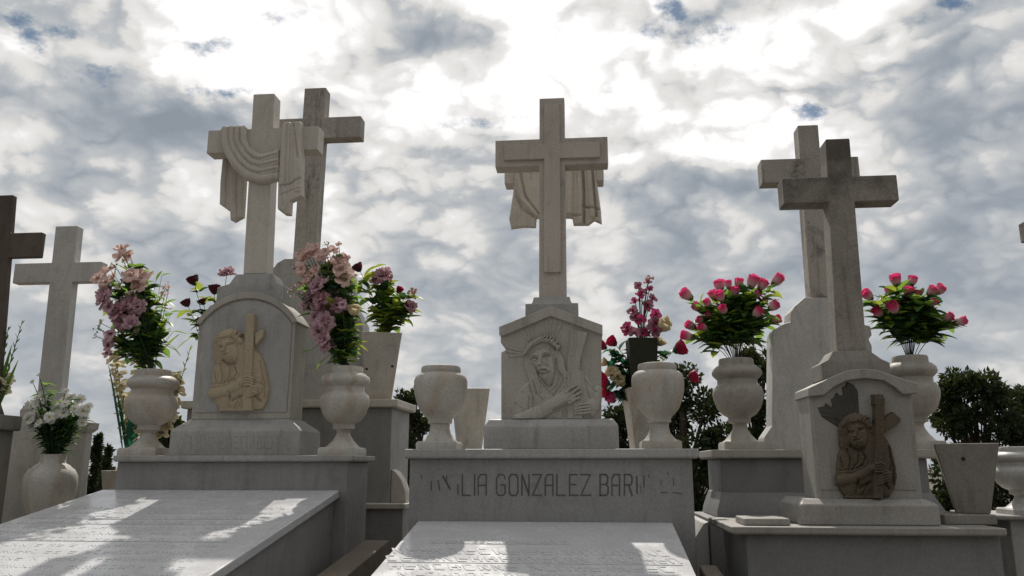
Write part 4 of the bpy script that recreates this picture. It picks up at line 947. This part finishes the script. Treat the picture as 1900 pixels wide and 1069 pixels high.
def bouquet(name, label, base, Yc, flowers, cat='flowers', leafmats=(('leaf',1.0),), nleaf=60, lsize=(.05,.016), seed=1, spread=.07, stem='stem', fan=.5, leaflo=.15, leafhi=.9, droop=.3, extra=(), stemr=.0016, only=None):
    """flowers: (kind, px, py, scale[, facing]) seen in the photo; each gets its own place, depth and stem"""
    rr = random.Random(seed); root = thing(name, base, label, cat)
    sg = Geo(); lgs = {m: Geo() for m, _ in leafmats}; stems = []
    ctr = base+Vector((0,0,.12))
    for k, fl in enumerate(flowers):
        kind, px, py, sc = fl[:4]
        dy = rr.uniform(-spread, spread)-(.03 if kind in ('mauve','bigpink','peach','blush','mauveorchid') else 0); P = at(px, py, Yc+dy)
        out = (P-ctr); out.z = abs(out.z)*.6+.03; out.y -= .05
        face = Vector((out.x, out.y*.5-.02, out.z)).normalized()
        if kind in ('daisy','peach','blush','mauve','mauveorchid','plum','magenta','white','creamruf','bigpink'):
            face = (Vector((rr.uniform(-.5,.5), -1, rr.uniform(-.1,.6)))+out.normalized()*.9).normalized()
        gen, pn = KINDS[kind]; me = lib((kind, k % 3), lambda: gen(k % 3+1))
        o = bpy.data.objects.new(pn, me); COL.objects.link(o); o.parent = root; o.location = P-base
        o.rotation_mode = 'QUATERNION'; o.rotation_quaternion = face.to_track_quat('Z', 'Y') @ RZ(rr.uniform(0,6.28)).to_quaternion(); q_ = sc*FS[kind]*rr.uniform(.86,1.1); o.scale = (q_, q_, q_*rr.uniform(.9,1.12))
        mid = base.lerp(P, .5)+Vector(((P.x-base.x)*-.18, 0, .04)); pts = bez(base-Vector((0,0,.03)), mid, P, 8)
        sg.tube(pts, stemr, 5); stems.append(pts)
    ms = [m for m, _ in leafmats]; ws = [q for _, q in leafmats]
    for i in range(int(nleaf*1.9)):
        pts = rr.choice(stems); t = rr.uniform(leaflo, leafhi); q = t*8; j = int(q); p = pts[j].lerp(pts[min(j+1,8)], q-j)
        a = rr.uniform(0, 6.28); dv = Vector((math.cos(a), math.sin(a)*.8, rr.uniform(-.1,.9))); L_ = 1.2*lsize[0]*rr.uniform(.6,1.25)
        leaf_geo(lgs[rr.choices(ms, ws)[0]], p+Vector((rr.uniform(-.012,.012), .022, 0)), dv, L_, 1.35*lsize[1]*rr.uniform(.7,1.2), droop*rr.uniform(0,1.6))
    for (m, px, py, ang, L_, W_) in extra:                   # individually placed leaves
        lgs.setdefault(m, Geo()); P = at(px, py, Yc+rr.uniform(-.03,.03)); dv = Vector((math.cos(R(ang)), rr.uniform(-.3,.3), math.sin(R(ang))))
        leaf_geo(lgs[m], P, dv, L_, W_, .15); j = rr.choice(stems); sg.tube([j[3], j[3].lerp(P,.5)+Vector((0,0,-.01)), P], .0012, 4)
    sg.build('stems', stem, root, smooth=True, fix=False)
    for m, g in lgs.items():
        if g.v: g.build('foliage', m, root, smooth=True, fix=False)
    return root
TL = [(1284,547,1),(1301,568,1),(1338,532,1),(1362,545,.95),(1340,552,1),(1328,548,.9),(1369,528,1),(1391,527,1),(1408,530,1),(1433,521,1),(1374,578,1),(1398,580,1),(1427,566,1),(1429,590,1),(1325,582,.95),(1291,600,1),(1312,605,1.05),(1284,617,1),(1411,557,.75),(1352,528,.8),(1384,548,.8),(1345,575,.8),(1318,560,.75),(1400,545,.85),(1305,590,.8)]
bouquet('tulip_bouquet', 'pink and white artificial tulips fanning from the left white urn beside the shouldered stele', topA+Vector((0,0,-.03)), 3.68, [('tulip',x,y+8,s_*1.08) for x,y,s_ in TL],
    leafmats=(('leaf_dark',1),('leaf',1.8),('leaf_lime',.5)), nleaf=330, lsize=(.072,.019), seed=5, spread=.07, stem='stem_dark', leaflo=.42, leafhi=.95,
    extra=[('leaf_lime',1300,560,70,.05,.012),('leaf',1430,560,20,.05,.01),('leaf_lime',1400,632,-10,.05,.012),('leaf',1310,640,200,.04,.012),('leaf_dark',1300,625,180,.04,.012)])
TR_ = [(1618,547,1.15,),(1664,522,1),(1690,523,1),(1735,538,1.2),(1722,540,.9),(1684,547,1.1),(1662,573,1.15),(1637,578,1),(1649,568,.8),(1651,540,.8),(1711,573,.9),(1746,587,1.15),(1771,592,.9),(1706,562,.7),(1675,560,.8),(1700,545,.8),(1725,560,.8),(1690,585,.75)]
bouquet('tulip_bouquet', 'pink and white artificial tulips in the urn right of the weathered cross', topB+Vector((0,0,-.03)), 3.66, [('tulip',x,y+8,s_) for x,y,s_ in TR_],
    leafmats=(('leaf_dark',1),('leaf',1.4),('leaf_lime',.45)), nleaf=330, lsize=(.074,.020), seed=8, spread=.07, stem='stem_dark', leaflo=.45, leafhi=.93,
    extra=[('leaf_lime',1660,622,190,.06,.014),('leaf_lime',1725,625,-15,.07,.015),('leaf_lime',1640,560,120,.045,.013),('leaf_lime',1710,548,70,.05,.014),('leaf_teal',1625,575,170,.04,.008)])
# left urn of left tomb
FLW = [('peach',227,462,1),('peach',194,507,1.1),('peach',205,520,.9),('peach',252,505,1.1),('peach',265,520,1.1),('peach',243,512,1),('peach',256,535,1),('peach',272,515,.9),('peach',198,525,.8),('peach',225,475,.8),
 ('mauve',196,555,1),('mauve',228,570,1),('bigpink',222,580,1.1),('mauve',245,562,1),('mauve',258,565,.9),('bigpink',235,590,.9),('mauveorchid',205,570,1),('mauve',232,600,1),('mauveorchid',208,620,1),('mauveorchid',204,640,.9),('mauveorchid',200,656,.7),('mauve',250,580,.8),
 ('white',275,592,1),('white',265,608,.9),('white',222,530,.8),('white',188,600,.7),('white',253,615,.7),('star',312,540,1.2),('star',305,548,1),('star',180,625,.6),('sprig',215,495,.8),('sprig',240,470,.7),('sprig',190,545,.8),('sprig',185,612,.9)]
def thicken(fl, seed, kinds=('peach','blush','mauve','bigpink','mauveorchid')):
    q = random.Random(seed); return fl+[(k, x+q.uniform(-14,14), y+q.uniform(-14,14), s_*q.uniform(.6,.9)) for k, x, y, s_ in fl if k in kinds]+[(k, x+q.uniform(-18,14), y+q.uniform(-16,16), s_*q.uniform(.5,.7)) for k, x, y, s_ in fl if k in kinds and q.random() < .5]
FLW = thicken(FLW, 2)
bouquet('flower_bouquet', 'tall mixed bouquet of peach and mauve blooms in the left urn of the left tomb', topL+Vector((0,0,-.03)), 3.50, FLW,
    leafmats=(('leaf',1.5),('leaf_dark',1),('leaf_lime',.5)), nleaf=300, lsize=(.062,.019), seed=21, leaflo=.3, leafhi=.9,
    extra=[('leaf',290,520,65,.06,.014),('leaf',300,512,20,.05,.012),('leaf_lime',265,503,10,.05,.010),('leaf',318,580,10,.065,.014),('leaf',322,615,-5,.07,.016),('leaf_lime',316,640,-40,.07,.012),('leaf',300,610,60,.07,.012),('leaf',295,560,70,.07,.012),('leaf_lime',303,650,50,.12,.010),('leaf_lime',326,650,50,.11,.008),('leaf',310,560,-30,.05,.015),('leaf',290,640,80,.1,.012)])
FR = [('blush',585,472,1),('blush',600,478,.9),('peach',605,468,.9),('peach',570,470,1.1),('blush',620,490,1),('peach',578,508,1),('blush',560,500,.9),('blush',572,520,.8),('peach',635,500,1.1),('peach',640,520,1.1),('blush',648,510,.9),('peach',630,485,.9),('blush',618,465,.7),
 ('mauve',590,530,1),('mauve',580,545,.9),('bigpink',600,560,1.1),('mauve',615,555,1),('mauve',595,575,1),('bigpink',622,575,1),('mauveorchid',585,590,1),('mauve',602,600,1),('mauveorchid',592,615,1),('mauve',600,628,1),('mauveorchid',635,572,.9),('mauve',575,560,.8),
 ('creamrose',655,585,1),('creamrose',620,605,.9),('berries',641,480,1),('berries',562,470,.8),('star',545,540,1.1),('star',552,498,1),('star',555,545,.9),('star',607,455,.8),('sprig',600,510,1),('sprig',612,525,1),('sprig',620,540,1),('star',595,495,1),('star',612,515,1)]
FR = thicken(FR, 3)
bouquet('flower_bouquet', 'bouquet of blush, peach and mauve blooms in the right urn of the left tomb', topR+Vector((0,0,-.03)), 3.48, FR,
    leafmats=(('leaf',1.4),('leaf_dark',1),('leaf_lime',.55)), nleaf=310, lsize=(.062,.020), seed=33, leaflo=.3, leafhi=.88,
    extra=[('leaf_lime',605,500,60,.05,.018),('leaf_lime',660,640,-20,.06,.022),('leaf_dark',578,650,190,.045,.014),('leaf',600,668,-130,.05,.012),('leaf_lime',570,565,100,.04,.014),('leaf_lime',660,575,10,.05,.014)])
FP = [('bigpink',712,512,1),('bigpink',702,520,.9),('berries',724,525,1.2),('bigpink',720,518,.8),('darkrose',668,503,1.1),('redrose',738,543,.8),('berries',764,542,1.3),('darkrose',752,570,1),('bigpink',762,568,.8),('berries',760,580,1)]
bouquet('flower_bouquet', 'lime-leaved bouquet with red and pink roses in the tapered cream planter', Vector((X(706,622,4.18), 4.18, Z(706,622,4.18)-.03)), 4.18, FP,
    leafmats=(('leaf_lime',1.6),('leaf',1),('leaf_dark',1)), nleaf=130, lsize=(.075,.024), seed=41, leaflo=.25, leafhi=.9,
    extra=[('leaf_lime',675,515,55,.10,.028),('leaf_lime',690,500,30,.09,.024),('leaf_lime',665,545,80,.08,.022),('leaf',705,558,15,.10,.022),('leaf_lime',680,590,20,.09,.026),('leaf_lime',700,575,-30,.07,.02),('leaf_lime',660,580,150,.06,.018),('leaf_lime',755,590,-50,.06,.015)])
FD = [('darkrose',361,528,1.2),('darkrose',349,568,1.2),('darkrose',398,545,1.1),('bigpink',421,508,1),('darkrose',378,565,1)]
bouquet('rose_bouquet', 'dark red roses rising behind the left arched headstone', Vector((X(395,742,4.2), 4.2, ZB+.02)), 4.15, FD,
    leafmats=(('leaf_lime',1),('leaf_dark',1.4)), nleaf=50, lsize=(.06,.018), seed=44, leaflo=.6, leafhi=.95)
# plum orchid spike in dark square pot, red roses below
q_root, q_top, _ = sqpot((1190,27), (1188,21), 630, 694, 3.80, 4, 'small dark green square pot standing high behind the right middle urn', 'potdark', zb=Z(1190,722,3.80)-.04)
rr = random.Random(2); FO = []
for i in range(17):
    t = i/16; FO.append(('plum' if i % 2 else 'magenta', 1196+(10+22*(1-t))*math.sin(i*2.4)-4*(1-t), 526+95*(1-t)-2, .75+.45*(1-t)))
FO += [('berries',1205,517,.8),('creamrose',1222,612,1.2),('creamrose',1230,600,.9),('plum',1215,600,1),('magenta',1164,615,1),('plum',1178,618,1.1)]
bouquet('orchid_bouquet', 'upright plum-coloured orchid spike in the dark square pot', q_top+Vector((0,0,-.02)), 3.80, FO, leafmats=(('leaf_dark',1),), nleaf=8, lsize=(.04,.01), seed=3, spread=.03, leaflo=.2, leafhi=.6, stemr=.0022)
FM = [('redrose',1252,652,1.3),('redrose',1128,712,1.4),('redrose',1132,735,1.1),('redrose',1124,646,.9),('redrose',1142,640,.9),('redrose',1276,702,1),('magrose',1140,745,.8),('creamruf',1136,690,1),('creamruf',1150,705,.9),('creamruf',1160,735,.9),('creamrose',1222,640,.8),('creamrose',1128,675,.8)]
bq = Vector((X(1190,735,3.82), 3.82, Z(1190,735,3.82)))
bouquet('rose_bouquet', 'red and cream artificial roses hanging around the right middle urn', bq, 3.83, FM, leafmats=(('leaf_teal',1.2),('leaf_dark',1.6)), nleaf=120, lsize=(.06,.020), seed=6, spread=.05, leaflo=.2, leafhi=.95, droop=.5,
    extra=[('leaf_teal',1150,650,60,.07,.028),('leaf_teal',1145,665,150,.05,.024),('leaf_teal',1160,665,20,.05,.024),('leaf_dark',1230,655,170,.045,.018)])
# daisies
FDZ = []
rr = random.Random(12)
for i in range(40):
    FDZ.append(('daisy', 54+rr.uniform(0,104), 738+rr.uniform(0,52), rr.uniform(.55,.95)))
FDZ += [('daisy',164,755,.6),('daisy',58,763,.8),('daisy',75,781,.9),('daisy',50,772,.6),('daisy',60,708,.35),('daisy',72,695,.3),('daisy',122,726,.45),('daisy',136,735,.5)]
bouquet('daisy_bouquet', 'bunch of white daisies in the bulbous vase at far left', topD+Vector((0,0,-.04)), 3.55, FDZ, leafmats=(('leaf_dark',1),('leaf',1)), nleaf=520, lsize=(.045,.008), seed=13, spread=.07, stem='leaf_dark', leaflo=.22, leafhi=.88, stemr=.0018)
# gladioli
def gladiolus(name, label, base, spikes, Yc, seed, blades=()):
    rr = random.Random(seed); root = thing(name, base, label, 'flowers'); sg = Geo(); lf = Geo()
    for (x0_, y0_, x1_, y1_, f0_) in spikes:
        a, b = at(x0_, y0_, Yc), at(x1_, y1_, Yc+rr.uniform(-.04,.04)); pts = bez(a, a.lerp(b,.5)+Vector((rr.uniform(-.01,.01),0,.01)), b, 10); sg.tube(pts, [.004-.0003*i for i in range(11)], 6)
        for i in range(16):
            t = .15+.85*i/16; q = t*10; j = min(int(q),9); p = pts[j].lerp(pts[j+1], q-j); side = 1 if i % 2 else -1; d = (b-a).normalized()
            dv = d*1.1+Vector((side*.55, rr.uniform(-.5,.1), 0))
            if t < f0_:
                me = lib(('white', i % 3), lambda: KINDS['white'][0](i % 3+1)); o = bpy.data.objects.new('bloom', me); COL.objects.link(o); o.parent = root; o.location = p+dv*.016-base
                o.rotation_mode = 'QUATERNION'; o.rotation_quaternion = (dv+Vector((0,-.5,0))).to_track_quat('Z','Y'); o.scale = (1.5,)*3
            leaf_geo(lf, p, dv, .045*(1.15-t*.6), .0065, .0)
    for (x0_, y0_, x1_, y1_, W_) in blades:
        a, b = at(x0_, y0_, Yc), at(x1_, y1_, Yc-.03); leaf_geo(lf, a, b-a, (b-a).length, W_, .0, n=8)
    sg.build('stems', 'stem', root, smooth=True, fix=False); lf.build('foliage', 'leaf_lime' if not blades else 'leaf', root, smooth=True, fix=False)
    return root
gladiolus('gladiolus_bunch', 'green gladiolus spikes with a few cream blooms on the block at the left edge', at(-20,768,3.5), [(-14,768,16,606,.28),(-10,768,42,594,.32),(-16,768,6,640,.2),(-18,768,-8,600,.3)], 3.5, 3, blades=((-12,768,22,640,.012),(-8,768,34,668,.011)))
gladiolus('gladiolus_bunch', 'white gladioli and a long dark green blade behind the left urn', at(255,845,3.66), [(245,845,212,655,.95),(262,845,258,660,.9),(290,845,355,640,.6),(285,845,330,690,.9)], 3.66, 5)
g = Geo(); 
for (a, b, W_) in (((228,845),(200,672),.030),((242,850),(246,755),.030),((234,850),(216,725),.024)):
    p, q = at(*a, 3.66), at(*b, 3.60); leaf_geo(g, p, q-p, (q-p).length, W_, 0, 10)
o = g.build('blade_leaves', 'leaf_teal', loc=at(230,850,3.66), smooth=True, fix=False); tag(o, 'long sword-shaped dark green leaves left of the left flower urn', 'plant')

# ================================================================== TREES
def tree(name, label, px, ytop, hw, Y, seed, n=5200, ls=.055, conic=False, ybase=None, group='trees behind the tombs', mat='leaf_tree', squash=1.0):
    rr = np.random.default_rng(seed); c = at(px, ytop, Y); s = S(px, 800, Y); H = c.z; rw = hw*s; zlow = .25
    root = thing(name, (c.x, Y, 0), label, 'tree', group)
    g = Geo(); g.tube([(c.x,Y,0),(c.x+.03,Y,H*.25),(c.x-.02,Y,H*.55),(c.x,Y,H*.9)], [.09*rw+.03,.075*rw+.025,.05*rw+.015,.008], 8)
    clumps = []
    nc = 64 if not conic else 90
    for k in range(nc):
        t = rr.uniform(0,1)
        if conic: z = zlow+(H-zlow)*t; rad = rw*(1-t)**.75+.03; a = rr.uniform(0,6.28); q = rr.uniform(.0,.75); cr_ = rw*.42*(1.1-.8*t)
        else:
            z = zlow+(H-zlow)*t*.97; prof = math.sin(math.pi*min(1,.22+.74*(z/H)))**.55; rad = rw*prof; a = rr.uniform(0,6.28); q = rr.uniform(.35,.92)**.7; cr_ = rw*rr.uniform(.12,.28)
        cx, cy = c.x+rad*q*math.cos(a), Y+rad*q*math.sin(a)*squash; cz = min(z, H-cr_*.7)
        clumps.append((cx, cy, cz, cr_)); g.tube([(c.x,Y,max(.2,cz*.5)), ((c.x+cx)/2,(Y+cy)/2,cz*.8), (cx,cy,cz)], [.016,.011,.004], 5)
    g.build('trunk', 'bark', root, smooth=True, fix=False)
    cs = np.array(clumps); idx = rr.integers(0, len(cs), n); C_ = cs[idx]
    d = rr.normal(size=(n,3)); d /= np.linalg.norm(d,axis=1)[:,None]; rad = rr.uniform(.25,1.08,n)**.6; P = C_[:,:3]+d*(C_[:,3]*rad)[:,None]
    ax = d+rr.normal(size=(n,3))*.7+np.array([0,0,-.15]); ax /= np.linalg.norm(ax,axis=1)[:,None]
    sd = np.cross(ax, rr.normal(size=(n,3))); sd /= np.linalg.norm(sd,axis=1)[:,None]; nn = np.cross(sd, ax)
    L_ = ls*rr.uniform(.6,1.3,n)[:,None]; W_ = L_*.24
    V = np.stack([P, P+ax*L_*.45-sd*W_+nn*W_*.4, P+ax*L_, P+ax*L_*.45+sd*W_+nn*W_*.4], 1).reshape(-1,3)
    k = np.arange(n)*4; Fc = np.stack([np.stack([k,k+1,k+2],1), np.stack([k,k+2,k+3],1)],1).reshape(-1,3)
    me = bpy.data.meshes.new('crown'); me.from_pydata(V.tolist(), [], Fc.tolist()); me.update()
    finish('crown', me, mat, root)
    return root
tree('bushy_tree', 'dark bushy tree behind the middle right urn and the left tulip urn', 1262, 684, 105, 7.6, 1, 17280, .054)
tree('bushy_tree', 'tallest dark tree, crown reaching the tulip stems beside the shouldered stele', 1392, 640, 75, 8.2, 2, 13440, .054)
tree('bushy_tree', 'low dark tree showing under the red roses right of the gabled headstone', 1148, 752, 62, 8.0, 3, 6912, .054)
tree('bushy_tree', 'round dark tree at far right behind the concrete planter', 1800, 690, 98, 7.8, 4, 17280, .054)
tree('bushy_tree', 'dark tree at the right edge above the small urn', 1925, 690, 90, 8.4, 5, 13440, .054)
tree('bushy_tree', 'loose dark tree between the back left plinth and the empty urn', 762, 722, 52, 7.8, 6, 6144, .054)
tree('bushy_tree', 'small dark tree glimpsed between the left urn and the arched headstone', 318, 765, 46, 8.0, 7, 4608, .054)
tree('conical_tree', 'small dark cypress-like tree behind the left plinth', 184, 808, 22, 9.0, 8, 6000, .045, conic=True, group='small conifers at the left')
tree('conical_tree', 'low dark shrub-like conifer right beside the cypress at the left', 201, 830, 18, 8.6, 9, 4000, .045, conic=True, group='small conifers at the left')
